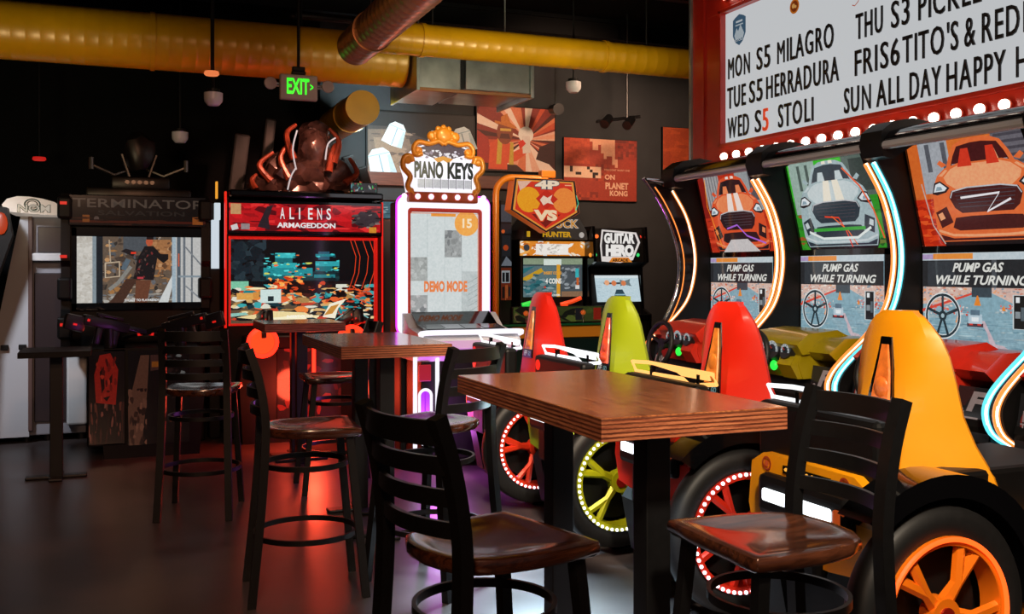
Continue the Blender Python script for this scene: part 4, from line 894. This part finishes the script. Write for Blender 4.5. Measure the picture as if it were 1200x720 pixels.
# craggy red lit sculpture on top
tz = Z(350, 226)
M_crag = mat('glossy_dark_rock', '4a3430', .22, .35, var=.7, scale=10, bump=.6)
sc = G()
sc.rock((X(352), 9.15, tz+.16), .24, (1.3, .8, .9), .22, 3, 1).rock((X(371), 9.1, tz+.40), .17, (.85, .8, 1.2), .1, 3, 2).rock((X(375), 9.2, tz+.57), .13, (1.1, 1, .9), .1, 3, 5).rock((X(330), 9.15, tz+.22), .13, (.9, .8, 1.1), .25, 2, 6).rock((X(395), 9.15, tz+.2), .16, (1, .8, 1.1), .25, 2, 7).rock((X(310), 9.05, tz+.07), .09, (1.5, .8, .8), .3, 2, 8).rock((X(415), 9.05, tz+.08), .1, (1.5, .8, .8), .3, 2, 9)
s_ = sc.done('rock_mass', M_crag, t, 25)
for a, b_, c in (((345, .3), (337, .52), (349, .62)), ((392, .28), (399, .48), (388, .6)), ((318, .1), (305, .24), (322, .36)), ((405, .1), (420, .2), (412, .34)), ((340, .12), (330, .3), (339, .44)), ((386, .2), (392, .4), (396, .46)), ((300, .02), (296, .1), (303, .16))):
    g = G(); g.tube(smooth_line([(X(q[0]), 8.98+.03*k, tz+q[1]) for k, q in enumerate((a, b_, c))], 5), [.035-.002*k for k in range(11)], 8)
    g.done('curved_spine', mat('red_brown_rock', '8a3a24', .3, .2, var=.5, scale=14, bump=.4), s_, 40)
for a, b_, c in (((346, .2), (342, .38), (347, .55)), ((380, .3), (383, .44), (392, .5)), ((336, .02), (340, .14), (346, .22))): G().tube(smooth_line([(X(q[0]), 8.9, tz+q[1]) for q in (a, b_, c)], 4), .007, 6).done('pale_vein', glow('vein_glow', 'e8d8d8', .7), s_)
for x, y, z, w_, h_, r_ in ((286, 9.4, .0, .14, .55, .12), (322, 9.5, .0, .1, .72, .1), (402, 9.45, .0, .16, .62, -.1), (424, 9.4, .0, .12, .4, -.25), (440, 9.4, 0, .1, .3, -.3)):
    G().obox((X(x), y, tz+h_/2), (w_, .2, h_), Matrix.Rotation(r_, 3, 'Y'), .02).done('back_slab', mat('dark_rock', '1c1a1a', .6, var=.4, bump=.4), s_)
g = G().box(X(404), X(436), 8.74, 8.76, tz-.0, tz+.09, .003); o = g.done('small_poster', M_black, t)
p = Pic((X(405), 8.738, tz+.005), (X(435)-X(405), 0, 0), (0, 0, .08), '1a1a1c'); p.scatter(30, 0, 0, 1, 1, ['d8d4cc', '2a8c74', '40e060', 'c82c24', '181818', '58b0c0'], (.03, .08), (.1, .6), 2).build('poster_print', .5, o)
# gun pedestal with red lamps
ped = G().prism([(X(285, 8.6), 0), (X(432, 8.6), 0), (X(436, 8.6), .5), (X(428, 8.6), .9), (X(290, 8.6), .9), (X(281, 8.6), .5)], 'xz', 8.62, 8.98, .02).done('pedestal', M_black, t)
for px in (308, 412):
    x = X(px, 8.6); gun(x, 8.72, 1.03, math.radians(95), t)
    G().lathe([(.10, 8.6), (.125, 8.585), (.135, 8.6), (.12, 8.62)], (x, 0, .86), 'x' if 0 else 'y', 28).done('lamp_ring', M_redled, ped, 50)
    G().disc((x, 8.612, .86), .10, 'y').done('lamp_glass', glow('red_lamp', 'f04018', 1.6), ped)
g = G()
for px in (342, 352, 366): g.box(X(px, 8.6), X(px+4, 8.6), 8.6, 8.615, .35, .8, .003)
g.done('red_strip', M_redled, ped)
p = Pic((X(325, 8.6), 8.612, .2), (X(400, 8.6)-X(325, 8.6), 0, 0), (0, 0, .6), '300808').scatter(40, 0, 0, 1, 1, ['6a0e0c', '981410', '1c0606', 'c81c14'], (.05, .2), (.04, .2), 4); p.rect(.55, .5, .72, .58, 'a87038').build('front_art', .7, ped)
world()
lamp('red_glow', 'POINT', (1.5, 8.25, .45), 40, (1, .07, .03), .15)

# ---------------------------------------------------------------- piano game
PY = 7.4
cx = (X(464, PY)+X(575, PY))/2
t = thing('piano_arcade_machine', 'tall glowing white piano game with a gold scrolled crown sign', 'arcade machine', (cx, 7.5, 0)); ontop(t, (cx, 7.5, 0))
M_wl = glow('white_frame_light', 'f2eef8', 1.15); M_wp = mat('white_panel', 'dcdce0', .3); M_gold = mat('gold_scroll_paint', 'f09a28', .35, .1, coat=.3, var=.1)
M_mag = glow('magenta_light', 'd030e0', 2.2)
P = lambda px, py, Y=PY: (atY(px, Y), zat(atY(px, Y), Y, py))
xa, _ = P(466, 300); xb, _ = P(573, 300); z0 = P(520, 392)[1]; z1 = P(520, 231)[1]
G().box(xa+.03, xb-.03, PY+.03, 7.75, 0, z1-.03, .02).done('cabinet_body', M_black, t)
def rrect(x0, x1, z0, z1, r, n=6):
    out = []
    for cx_, cz_, a in ((x1-r, z1-r, 0), (x0+r, z1-r, 90), (x0+r, z0+r, 180), (x1-r, z0+r, 270)):
        for k in range(n+1): q = math.radians(a+90*k/n); out.append((cx_+r*math.cos(q), cz_+r*math.sin(q)))
    return out
oo = rrect(xa, xb, z0, z1, .07); ii = rrect(xa+.075, xb-.06, z0+.02, z1-.09, .03)
g = G(); f = lambda L, y: [(x, y, z) for x, z in L]
g.loft([f(oo, PY-.02), f(ii, PY-.02), f(ii, PY+.05), f(oo, PY+.05)], closed='loop'); g.done('light_frame', M_wl, t, 40)
g = G().tube(f(rrect(xa-.006, xb+.006, z0, z1+.006, .07), PY+.01), .008, 6, True); g.done('magenta_edge', M_mag, t)
g = G(); i2 = rrect(xa+.1, xb-.085, z0+.03, z1-.12, .02); g.loft([f(ii, PY-.005), f(i2, PY-.01), f(i2, PY+.03), f(ii, PY+.03)], closed='loop'); g.done('red_border', mat('red_border', 'b03024', .4, emit='b03024', strength=.35), t)
sx0, sx1, sz0, sz1 = xa+.1, xb-.085, z0+.03, z1-.12
p = Pic((sx0, PY+.01, sz0), (sx1-sx0, 0, 0), (0, 0, sz1-sz0), 'd0d8d8')
for k in range(1, 4): p.rect(k/4-.003, 0, k/4+.003, 1, 'b8c4c4')
for c, r0, r1, q in ((0, .42, .62, 'a8acaa'), (0, .14, .3, 'a0a4a4'), (1, .0, .14, '8a8c90'), (2, .62, .85, '9ca0a0'), (3, .1, .5, 'bcc4c4')):
    p.rect(c/4, r0, (c+1)/4, r1, q)
p.scatter(14, 0, .42, .24, .62, ['b8bcba', '989c9a'], (.05, .1), (.03, .06), 2).scatter(12, .5, .62, .74, .85, ['b0b4b4', '8c9090', '7a7e80'], (.03, .1), (.02, .08), 3).scatter(10, 0, .14, .24, .3, ['c0c0c0', '7c8082'], (.04, .1), (.02, .06), 4).scatter(8, .26, .0, .48, .13, ['a85048', '686a70', 'c8583c'], (.02, .06), (.02, .06), 5)
for k in range(8): p.line([(.84, .05+.05*k), (.99, .1+.05*k)], .004, '98a0a0')
p.rect(.3, .965, .66, .99, 'e8963c').disc(.82, .91, .1, 'f0a850').text('15', .76, .87, .9, .95, 'f8e4c0', .03)
p.line([(.0, .99), (.99, .99), (.99, .01)], .006, 'e07a50').text('DEMO MODE', .2, .325, .83, .42, 'e8844c', .05)
p.build('screen', .95, t)
# crown sign
hx0, hz0 = P(470, 232, PY-.05); hx1, _ = P(566, 232, PY-.05); _, hz1 = P(520, 150, PY-.05); W = hx1-hx0; HH = hz1-hz0; y = PY-.06
U = lambda u, v: (hx0+u*W, hz0+v*HH)
outl = [U(u, v) for u, v in ((.1, .08), (.9, .08), (.93, .3), (.97, .45), (.9, .62), (.8, .72), (.6, .8), (.5, .84), (.4, .8), (.2, .72), (.1, .62), (.03, .45), (.07, .3))]
sg = G().prism(outl, 'xz', y, y+.12, .012).done('crown_sign', M_wl, t)
p = Pic((hx0, y-.002, hz0), (W, 0, 0), (0, 0, HH))
p.poly([(.2, .7), (.5, .82), (.8, .7), (.88, .58), (.75, .62), (.6, .56), (.5, .6), (.4, .56), (.25, .62), (.12, .58)], '5c4a52').scatter(60, .16, .56, .84, .68, ['e8e0ec', 'f4f0f4', '9a8a98'], (.02, .05), (.02, .05), 3).poly([(.38, .56), (.44, .5), (.5, .54), (.56, .5), (.62, .56), (.5, .6)], 'e8a040')
p.text('PIANO', .15, .28, .5, .52, '1c2420', .05).text('KEYS', .55, .28, .87, .52, '1c2420', .05)
for k in range(7): p.rect(.19+k*.095, .15, .19+k*.095+.09, .27, 'c4c4c8').rect(.19+k*.095+.083, .14, .19+k*.095+.09, .29, '2c2c30')
p.build('sign_face', .9, sg)
g = G()
for s in (1, -1):
    m = lambda u: u if s == 1 else 1-u
    A = [(.14, .05), (.07, .16), (.1, .3), (.02, .42), (.03, .55), (.1, .58), (.13, .5)]
    g.tube([(U(m(u), v)[0], y-.01, U(m(u), v)[1]) for u, v in smooth_line(A, 5)], .022, 8)
    B = [(.24, .62), (.16, .6), (.14, .7), (.2, .78), (.32, .76), (.44, .8), (.5, .76)]
    g.tube([(U(m(u), v)[0], y-.015, U(m(u), v)[1]) for u, v in smooth_line(B, 5)], .02, 8)
    for u, v, r_ in ((.07, .53, .035), (.2, .66, .032), (.36, .87, .04), (.11, .1, .025), (.95, .45, .03)):
        if u < .9: g.ball((U(m(u), v)[0], y-.01, U(m(u), v)[1]), r_, 12, (1, .5, 1))
for a in range(7):
    q = math.radians(-20+a*36.7); g.ball((U(.5, .88)[0]+.07*math.cos(q), y-.01, U(.5, .88)[1]+.065*math.sin(q)), .025, 10, (1, .6, 1))
g.ball((U(.5, .88)[0], y-.015, U(.5, .88)[1]), .07, 16, (1, .4, 1))
g.done('gold_scrollwork', M_gold, sg, 50)
G().box(U(.08, 0)[0], U(.92, 0)[0], y-.03, y+.13, hz0-.03, hz0+.05, .012).done('bulb_rail', mat('orange_rail', 'c85a30', .4), sg)
for k in range(7): G().ball((U(.02+.16*k, 0)[0], y-.035, hz0+.012), .022, 12).done('bulb', glow('pinkish_bulb', 'ffd8f8', 1.6), sg, 60)
# key console
c0, c1 = xa+.03, xb+.04
G().prism([(6.86, .90), (6.84, .96), (6.9, 1.0), (7.2, 1.04), (7.36, 1.14), (7.42, 1.14), (7.42, .8), (7.0, .8)], 'yz', c0, c1, .015).done('console', M_wp, t)
G().prism([(7.0, 1.018), (7.18, 1.045), (7.34, 1.135), (7.34, 1.15), (7.17, 1.062), (7.0, 1.035)], 'yz', c0+.06, c1-.06, .003).done('key_glass', M_gloss, t)
p = Pic((c0+.08, 7.0, 1.036), (c1-c0-.16, 0, 0), (0, .165, .026))
for k in range(4): p.rect(k/4+.01, .05, k/4+.24, .95, ['3a3a40', 'b8b8c0', 'b0b0b8', '34343a'][k])
p.build('piano_keys', .25, t)
G().tube(smooth_line([(c0-.0, 6.87, 1.0), (c0+.02, 6.83, 1.02), ((c0+c1)/2, 6.82, 1.02), (c1-.02, 6.83, 1.02), (c1, 6.87, 1.0)], 4), .02, 8).done('hand_rail', M_wl, t, 60)
G().box(c0+.04, c1-.04, 7.0, 7.6, .06, .82, .02).done('lower_body', M_black, t)
for px in (485, 511):
    x = atY(px+1, 6.98); G().tube([(x, 6.97, .16), (x, 6.97, .84)], .016, 8).done('white_post', M_wl, t, 60)
x0 = atY(491, 6.97); x1 = atY(505, 6.97)
g = G().tube([(x, 6.96, z) for x, z in rrect(x0, x1, .2, .60, .045)], .011, 8, True); g.done('neon_loop', M_wl, t, 60)
G().prism(rrect(x0+.01, x1-.01, .21, .59, .04), 'xz', 6.965, 6.985).done('magenta_panel', glow('magenta_panel', 'a028d8', 1.3), t)
G().box(x0, x1, 6.965, 6.985, .66, .78, .004).done('red_panel', glow('dim_red_panel', 'c01828', .7), t)
world()
lamp('magenta_glow', 'POINT', (2.2, 6.75, .35), 14, (.8, .15, 1), .12)

# grey cabinet between the red framed game and the piano game
xa, xb = atY(446, 9.45), atY(466, 9.45)
t = thing('arcade_cabinet', 'slim grey cabinet with a small pale blue poster, between red framed and piano games', 'arcade machine', ((xa+xb)/2, 9.7, 0)); ontop(t, ((xa+xb)/2, 9.7, 0))
zq = zat(xa, 9.45, 257); G().box(xa, xb+.12, 9.45, 10.1, 0, zq, .012).done('cabinet_body', mat('plum_grey_panel', '4a4650', .4), t)
o = G().box(xa+.01, xb+.06, 9.46, 9.5, zq-.01, zat(xa, 9.45, 234), .004).done('poster_board', M_black, t)
p = Pic((xa+.02, 9.458, zq+.01), (xb-xa, 0, 0), (0, 0, zat(xa, 9.45, 235)-zq-.02), '4a7c8c'); p.scatter(14, .05, .1, .95, .9, ['a8ccd4', '2c5460', 'd8e8ea', '6c98a4'], (.15, .4), (.04, .1), 3); p.build('poster_print', .5, o); world()
lamp('red_wall_glow', 'POINT', (2.75, 9.3, 2.3), 7, (1, .2, .1), .1)

# ---------------------------------------------------------------- four player table game with the hanging sign
QY = 9.0
xa, xb = atY(585, QY), atY(716, QY); zc = zat((xa+xb)/2, QY, 372)
t = thing('four_player_arcade_game', 'low four player game with joysticks under a five sided hanging sign', 'arcade machine', ((xa+xb)/2, 9.25, 0)); ontop(t, ((xa+xb)/2, 9.25, 0))
M_teal = mat('dark_teal_panel', '0e2c2a', .4); M_or = mat('orange_pole_paint', 'e0861c', .35, coat=.3); M_orp = mat('orange_panel', 'd98a20', .45, emit='d98a20', strength=.12)
G().box(xa+.05, xb-.05, QY+.02, 9.34, 0, zc-.2, .02).done('base', M_teal, t)
G().box(xa, xb, QY-.06, 9.36, zc-.09, zc-.05, .01).done('control_top', M_gloss, t)
G().box(xa+.15, xb-.02, QY-.03, QY+.05, zc-.2, zc-.095, .008).done('front_band', M_orp, t)
G().tube([(xa, QY-.062, zc-.07), (xb, QY-.062, zc-.07)], .012, 8).done('edge_trim', mat('green_trim', '1f7a50', .3), t, 60)
p = Pic((xa+.14, QY-.02, zc-.045), (xb-xa-.16, 0, 0), (0, .05, .15), '4a5428')
p.scatter(24, 0, 0, 1, 1, ['6c7a34', '2c3420', '8a7448', '1c2018', '56642c', '3c3028'], (.06, .16), (.4, .9), 3).rect(.82, .1, .9, .9, 'b02c1c').rect(.63, .1, .7, .9, '24262a')
G().box(xa+.13, xb-.01, QY-.018, QY+.05, zc-.06, zc+.11, .006).done('camo_ledge', M_black, t); p.o.y = QY-.02; p.V = Vector((0, 0, .15)); p.items = []; p.L = 0; p.n = Vector((0, -1, 0)); p.rect(0, 0, 1, 1, '4a5428').scatter(24, 0, 0, 1, 1, ['6c7a34', '2c3420', '8a7448', '1c2018', '56642c', '3c3028'], (.06, .16), (.4, .9), 3).rect(.82, .1, .9, .9, 'b02c1c').rect(.63, .1, .7, .9, '24262a'); p.build('camo_strip', .35, t)
for px in (617, 684):
    x = atY(px, QY-.05); o = G().cyl((x, QY-.04, zc-.055), (x, QY-.04, zc+.03), .008, seg=8).done('joystick', M_chrome, t); G().ball((x, QY-.04, zc+.045), .026, 12).done('knob', mat('orange_knob', 'e0702c', .3, emit='e0702c', strength=.3), o, 60)
pxp = atY(581, QY-.02); za = zat(pxp, QY, 204)
g = G().tube([(pxp, QY-.02, 0), (pxp, QY-.02, za-.2)]+[(pxp+.17-.17*math.cos(a), QY-.02, za-.2+.17*math.sin(a)) for a in [k*PI/16 for k in range(1, 9)]]+[(atY(640, QY), QY-.02, za-.03)], .032, 14)
g.done('sign_post', M_or, t, 50)
x0, x1 = atY(632, QY), atY(648.5, QY); G().box(x0, x1, QY-.06, QY+.03, zat(x0, QY, 208.5), zat(x0, QY, 200), .008).done('post_bracket', M_or, t)
for px in (636, 645): G().cyl((atY(px, QY), QY-.01, zat(x0, QY, 213)), (atY(px, QY), QY-.01, zat(x0, QY, 207)), .01, seg=8).done('hanger', M_metal, t)
SX = lambda px: atY(px, QY-.05); SZ = lambda px, py: zat(SX(px), QY-.05, py)
pen = [(SX(603), SZ(603, 208)), (SX(674), SZ(674, 212)), (SX(679), SZ(679, 250)), (SX(640), SZ(640, 273)), (SX(598), SZ(598, 246))]
sg = G().prism(pen, 'xz', QY-.05, QY+.1, .006).done('sign_box', mat('orange_sign_side', 'd8702c', .4, emit='d8702c', strength=.25), t)
bx0, bx1, bz0, bz1 = SX(598), SX(679), SZ(640, 273), SZ(640, 209); nz = lambda q: [((x-bx0)/(bx1-bx0), (z-bz0)/(bz1-bz0)) for x, z in q]
p = Pic((bx0, QY-.052, bz0), (bx1-bx0, 0, 0), (0, 0, bz1-bz0)); pn = nz(pen); c_ = (.5, .55); sh = lambda k: [(c_[0]+(u-c_[0])*k, c_[1]+(v-c_[1])*k) for u, v in pn]
p.poly(sh(.99), '1c1a20').poly(sh(.93), 'e8963c').poly(sh(.87), 'd83420').poly([(.1, .93), (.3, .94), (.14, .74)], 'e8b8a0')
p.disc(.26, .6, .125, 'f0a020').disc(.77, .6, .125, 'f08a3c').poly([(.36, .62), (.51, .8), (.68, .62), (.51, .42)], 'c8281a').poly([(.42, .6), (.47, .68), (.53, .64), (.6, .7), (.57, .6), (.62, .52), (.53, .55), (.47, .5)], 'f0d0b8').poly([(.3, .34), (.72, .34), (.5, .1)], '7a1c18')
p.text('4P', .34, .79, .71, .97, '48505c', .09).text('4P', .35, .8, .7, .96, 'f4dcc0', .05).text('VS', .31, .2, .69, .44, 'e8481c', .1).text('VS', .33, .22, .67, .42, 'f8d8b0', .06).rect(.78, .87, .88, .89, 'f0a880')
p.line([(.95, .7), (.98, .55), (.94, .42)], .008, '50d8a8').build('sign_face', .8, sg); world()

# ---------------------------------------------------------------- hunting game
HY_ = 9.62
xa, xb = atY(609, HY_), atY(685, HY_)
t = thing('hunting_arcade_cabinet', 'shooting cabinet with orange letters on its header, behind the four player game', 'arcade machine', ((xa+xb)/2, 9.85, 0)); ontop(t, ((xa+xb)/2, 9.85, 0))
q = lambda px, py, Y=HY_: zat(atY(px, Y), Y, py)
G().box(xa+.01, xb-.01, HY_, 10.12, 0, q(650, 281), .015).done('cabinet_body', M_black, t)
hd = G().prism([(xa, q(650, 281)), (xb, q(650, 281)), (xb-.02, q(650, 270)), (xb-.1, q(650, 256)), (xa+.1, q(650, 256)), (xa+.02, q(650, 270))], 'xz', HY_-.08, 9.95, .008).done('header', mat('grey_header', '3c444c', .4), t)
p = Pic((xa, HY_-.082, q(650, 281)), (xb-xa, 0, 0), (0, 0, q(650, 256)-q(650, 281)))
p.text('BIG', .14, .52, .36, .95, 'e8e0d8', .05).text('BUCK', .4, .52, .86, .95, 'e8e0d8', .06).text('BUCK', .42, .55, .84, .92, 'e89a1c', .02).text('HUNTER', .3, .1, .74, .36, 'f0b428', .04).rect(.06, .1, .11, .36, 'e8b428').disc(.9, .22, .03, 'd8d0c8').build('header_letters', .6, hd)
p = Pic((xa, HY_-.004, q(650, 300)), (xb-xa, 0, 0), (0, 0, q(650, 283)-q(650, 300)), 'e0882c'); p.scatter(60, 0, 0, 1, 1, ['f0e0c8', 'f0a850', 'e8e4dc', 'c86a20', 'f4f0e8'], (.03, .1), (.1, .4), 3).rect(.24, .08, .74, .82, 'f2ece4').disc(.1, .55, .035, '3c3c40').scatter(20, .26, .1, .72, .8, ['d8d4cc', 'c8c0b8', 'f8f4ee'], (.02, .06), (.1, .3), 5).build('lit_banner', .9, t)
x0, x1, z0, z1 = atY(613, HY_), atY(682, HY_), q(650, 348), q(650, 303)
p = Pic((x0, HY_-.004, z0), (x1-x0, 0, 0), (0, 0, z1-z0), '3c4c50')
p.rect(0, .0, .6, .8, '5c7478').poly([(0, .5), (.3, .75), (.34, .66), (0, .36)], 'c89c28').poly([(0, .74), (.2, .8), (0, .6)], '2a6c74').poly([(0, .2), (.3, .5), (.36, .4), (.06, .06)], '2c6870').scatter(40, 0, 0, .55, .6, ['6c8c90', '88a0a4', '48646c', '1c5058'], (.04, .14), (.03, .08), 2).rect(0, .84, 1, 1, '8a9a80').rect(.34, .82, .64, .98, 'd8e4dc').rect(.56, 0, .62, .84, 'e0a030').rect(.64, .16, .98, .82, '4a5258').scatter(26, .64, .2, .96, .8, ['7c848a', '5c646a', '3a4248', '949ca2'], (.04, .12), (.05, .14), 3).rect(.88, .5, .94, .74, '38b0b8').rect(.9, .3, .94, .5, 'c8602c').rect(.88, .2, .95, .3, 'd8d8d8').disc(.36, .25, .012, 'd03828').rect(.64, .0, 1, .14, '8a6a50')
p.text('INSERT COINS', .34, .58, .64, .66, 'e8a030', .04).text('4 COINS', .37, .34, .64, .48, 'f0f0e8', .04).text('GAME OVER', .33, .02, .62, .07, 'f0f0e8', .03).build('screen', .85, t)
G().box(xa, xb, 9.42, HY_+.02, 1.0, 1.06, .01).box(xa+.05, xb-.05, HY_-.16, HY_, .1, 1.02, .01).done('gun_shelf', M_black, t)
for px, c in ((623, '28d84a'), (668, 'f04a1c')):
    x = atY(px, 9.5); o = G().tube([(x-.1, 9.52, 1.11), (x+.02, 9.5, 1.14), (x+.12, 9.48, 1.18)], .022, 8).box(x-.09, x-.03, 9.48, 9.52, 1.05, 1.12, .006).done('toy_gun', mat('gun_'+c, c, .35, emit=c, strength=.7), t, 40)
world()
# dark box with a glowing scene in place of a doorway reflection, left of it
xa, xb = atY(587, 9.7), atY(607, 9.7)
t = thing('arcade_cabinet', 'narrow dark box painted with a glowing doorway reflection, behind the orange sign post', 'arcade machine', ((xa+xb)/2, 9.9, 0)); ontop(t, ((xa+xb)/2, 9.9, 0))
G().box(xa-.01, xb-.07, 9.7, 10.12, 0, zat(xa, 9.7, 235), .01).done('cabinet_body', M_black, t)
p = Pic((xa, 9.698, zat(xa, 9.7, 352)), (xb-.075-xa, 0, 0), (0, 0, zat(xa, 9.7, 240)-zat(xa, 9.7, 352)), '16181a')
p.rect(0, .82, 1, 1, '4c525a').rect(0, .7, 1, .8, '2a2a2e').disc(.2, .72, .02, 'f06a30').rect(.1, .46, .9, .68, '26282c').disc(.45, .55, .03, 'c04a20').poly([(0, .36), (.5, .46), (1, .4), (1, .36)], '78808a').rect(0, .0, 1, .34, '6c2a16').rect(.05, .18, .85, .31, 'a8b0b4').rect(.12, .19, .36, .29, '14181c').rect(.44, .19, .76, .29, '14181c').rect(.1, .02, .34, .14, '1c1412').rect(.5, .02, .62, .16, 'b06030').rect(.7, .04, .9, .14, '24201e').rect(.4, 0, .46, .16, 'b45a2c').build('window_scene', .55, t); world()

# ---------------------------------------------------------------- guitar game
GY = 9.5
xa, xb = atY(691, GY), atY(755, GY)
t = thing('guitar_arcade_cabinet', 'black guitar game with pale jagged lettering, right of the hunting game', 'arcade machine', ((xa+xb)/2, 9.8, 0)); ontop(t, ((xa+xb)/2, 9.8, 0))
q = lambda px, py, Y=GY: zat(atY(px, Y), Y, py)
side = [(9.4, 0), (9.4, .95), (9.52, 1.0), (9.6, 1.5), (9.46, 1.56), (9.5, q(720, 268)), (10.05, q(720, 268)), (10.15, 1.5), (10.15, 0)]
G().prism(side, 'yz', xa+.03, xb-.03, .01).done('cabinet_body', M_black, t)
g = G()
for x in (xa, xb-.03): g.prism([(9.36, 0), (9.34, 1.0), (9.5, 1.06), (9.54, 1.5), (9.4, 1.56), (9.44, q(720, 266)), (10.1, q(720, 266)), (10.18, 0)], 'yz', x, x+.03, .006)
g.done('side_panel', M_gloss, t)
o = G().prism([(atY(u, 9.44), zat(atY(u, 9.44), 9.44, v)) for u, v in ((704, 305), (703, 285), (706, 268), (716, 267), (728, 270), (748, 272), (752, 284), (747, 296), (741, 306), (728, 310), (714, 308))], 'xz', 9.43, 9.49, .004).done('logo_sign', mat('logo_back', '1c1c1e', .4), t)
x0, x1 = atY(703, 9.43), atY(750, 9.43); z0, z1 = zat(x0, 9.43, 309), zat(x0, 9.43, 267)
p = Pic((x0, 9.428, z0), (x1-x0, 0, 0), (0, 0, z1-z0)); p.poly([(.04, .06), (.0, .5), (.04, .95), (.9, .88), (1, .6), (.82, .1), (.5, .02)], 'e8e0dc').poly([(.06, .2), (.04, .5), (.08, .9), (.86, .83), (.94, .6), (.8, .2)], '2a2628')
p.text('GUITAR', .1, .56, .86, .86, 'f4f0ec', .06).text('HERO', .14, .2, .84, .54, 'f4f0ec', .08).poly([(.22, .04), (.3, .17), (.7, .17), (.8, .04)], 'e88a2c').text('ARCADE', .3, .05, .7, .14, '3c1c10', .04).build('logo_letters', .85, o)
for px, py, c in ((695, 277, 'e8f0f4'), (700, 277, 'f06a28'), (750, 278, 'e83a24'), (748, 299, '30c060'), (698, 299, '30c060'), (693, 299, 'f08a28')):
    x = atY(px, 9.46); G().ball((x, 9.475, zat(x, 9.46, py)), .022, 10).done('stage_light', glow('dot_'+c, c, 1.4), t, 60)
x0, x1 = atY(697, 9.56), atY(748, 9.56); z0, z1 = zat(x0, 9.56, 354), zat(x0, 9.56, 323)
p = Pic((x0, 9.5, z0), (x1-x0, 0, 0), (0, .07, z1-z0), 'b8ccd4')
p.rect(.0, .9, 1, 1, 'd0dce0').scatter(14, .02, .2, .28, .8, ['8ca4b0', '9cb4c0'], (.1, .2), (.01, .02), 3).poly([(.34, .0), (.72, 0), (.6, .46), (.46, .46)], '2c4450').poly([(.38, .1), (.68, .1), (.66, .16), (.4, .16)], '8ab4c0').poly([(.41, .24), (.65, .24), (.64, .29), (.43, .29)], '8ab4c0')
p.poly([(.18, .72), (.6, .74), (.62, .66), (.2, .66)], '40484c').poly([(.56, .84), (.66, .78), (.8, .86), (.78, .72), (.82, .58), (.66, .64), (.56, .58)], '68787c').disc(.42, .7, .03, 'd0784c').disc(.64, .7, .03, 'd0784c').disc(.26, .72, .03, 'e0a078').build('screen', 1.0, t)
G().box(xa+.02, xb-.02, 9.3, 9.52, .95, 1.0, .01).done('control_shelf', M_gloss, t)
world()

# ---------------------------------------------------------------- white cabinet, far left
NY = 9.35
t = thing('redemption_cabinet', 'tall white game cabinet with a curved lettered header at far left', 'arcade machine', (atY(45, NY), 9.6, 0)); ontop(t, (atY(45, NY), 9.6, 0))
q = lambda px, py, Y=NY: zat(atY(px, Y), Y, py)
xl = lambda py: atY(28-(py-255)*.24, NY)
z0, z1 = .06, q(50, 254)
G().prism([(atY(-32, NY), z0), (atY(34, NY), z0), (atY(34, NY), z1), (atY(24, NY), z1)], 'xz', NY, 10.1, .01).done('side_panel', mat('pale_cabinet', 'b4b6bc', .45), t)
G().box(atY(34, NY+.06), atY(101, NY+.06), NY+.06, 10.1, z0, z1, .01).done('cabinet_body', mat('grey_cabinet', '8c8c94', .5), t)
G().box(atY(33, NY), atY(38, NY), NY-.01, NY+.07, z0+.05, z1, .004).done('edge_trim', mat('brownish_trim', '5c4642', .4), t)
G().box(atY(44, NY+.03), atY(100, NY+.03), NY+.03, NY+.07, q(70, 296), q(70, 266), .006).done('display', mat('dark_display', '3c3436', .2), t)
G().box(atY(38, NY), atY(101, NY), NY-.04, NY+.07, q(70, 306), q(70, 297), .008).done('ledge', M_white, t)
G().box(atY(40, NY+.04), atY(78, NY+.04), NY+.04, NY+.07, q(60, 495), q(60, 320), .008).done('door', mat('dark_plum_panel', '2c2428', .3), t)
G().box(atY(78, NY), atY(102, NY), NY-.02, NY+.2, q(90, 498), q(90, 312), .02).done('white_column', M_white, t)
hp = [(atY(a, NY-.1), q(a, b, NY-.1)) for a, b in ((2, 240), (8, 233), (20, 230), (34, 230.5), (50, 233), (64, 237), (71, 242), (73, 253), (40, 251), (10, 248), (5, 246))]
h = G().prism(hp, 'xz', NY-.1, 10.0, .008).done('header', mat('cream_header', 'd8cabc', .4, emit='d8cabc', strength=.35), t)
x0, x1 = atY(18, NY-.1), atY(62, NY-.1); za, zb = q(40, 251, NY-.1), q(40, 233, NY-.1)
p = Pic((x0, NY-.103, za), (x1-x0, 0, 0), (0, 0, zb-za)); p.ring(.45, .62, .05, .01, '3c4a40', sx=1.3).ring(.45, .62, .034, .008, '6a5a4a', sx=1.3).text('NOM', .05, .1, .94, .64, '3c4a40', .06).text('NOM', .07, .13, .92, .61, 'f0e0cc', .01).build('header_letters', .5, h)
for px in (4, 25): G().box(atY(px-3, NY), atY(px+6, NY), NY-.03, NY+.01, q(20, 410), q(20, 404), .004).done('handle', M_black, t)
for px in (-10, 30, 55, 95): G().cyl((atY(px, NY), NY+.15, 0), (atY(px, NY), NY+.15, .07), .035, seg=14).done('caster', M_rubber, t)
world()
t = thing('arcade_cabinet', 'dark cabinet with a small orange patch at the extreme left edge', 'arcade machine', (atY(-12, 9.0), 9.3, 0)); ontop(t, (atY(-12, 9.0), 9.3, 0))
G().prism([(atY(-60, 9.0), .0), (atY(-30, 9.0), 0), (atY(-20, 9.0), 1.1), (atY(14, 9.0), 1.75), (atY(8, 9.0), 1.98), (atY(-60, 9.0), 2.05)], 'xz', 9.0, 9.2, .02).done('cabinet_body', M_black, t)
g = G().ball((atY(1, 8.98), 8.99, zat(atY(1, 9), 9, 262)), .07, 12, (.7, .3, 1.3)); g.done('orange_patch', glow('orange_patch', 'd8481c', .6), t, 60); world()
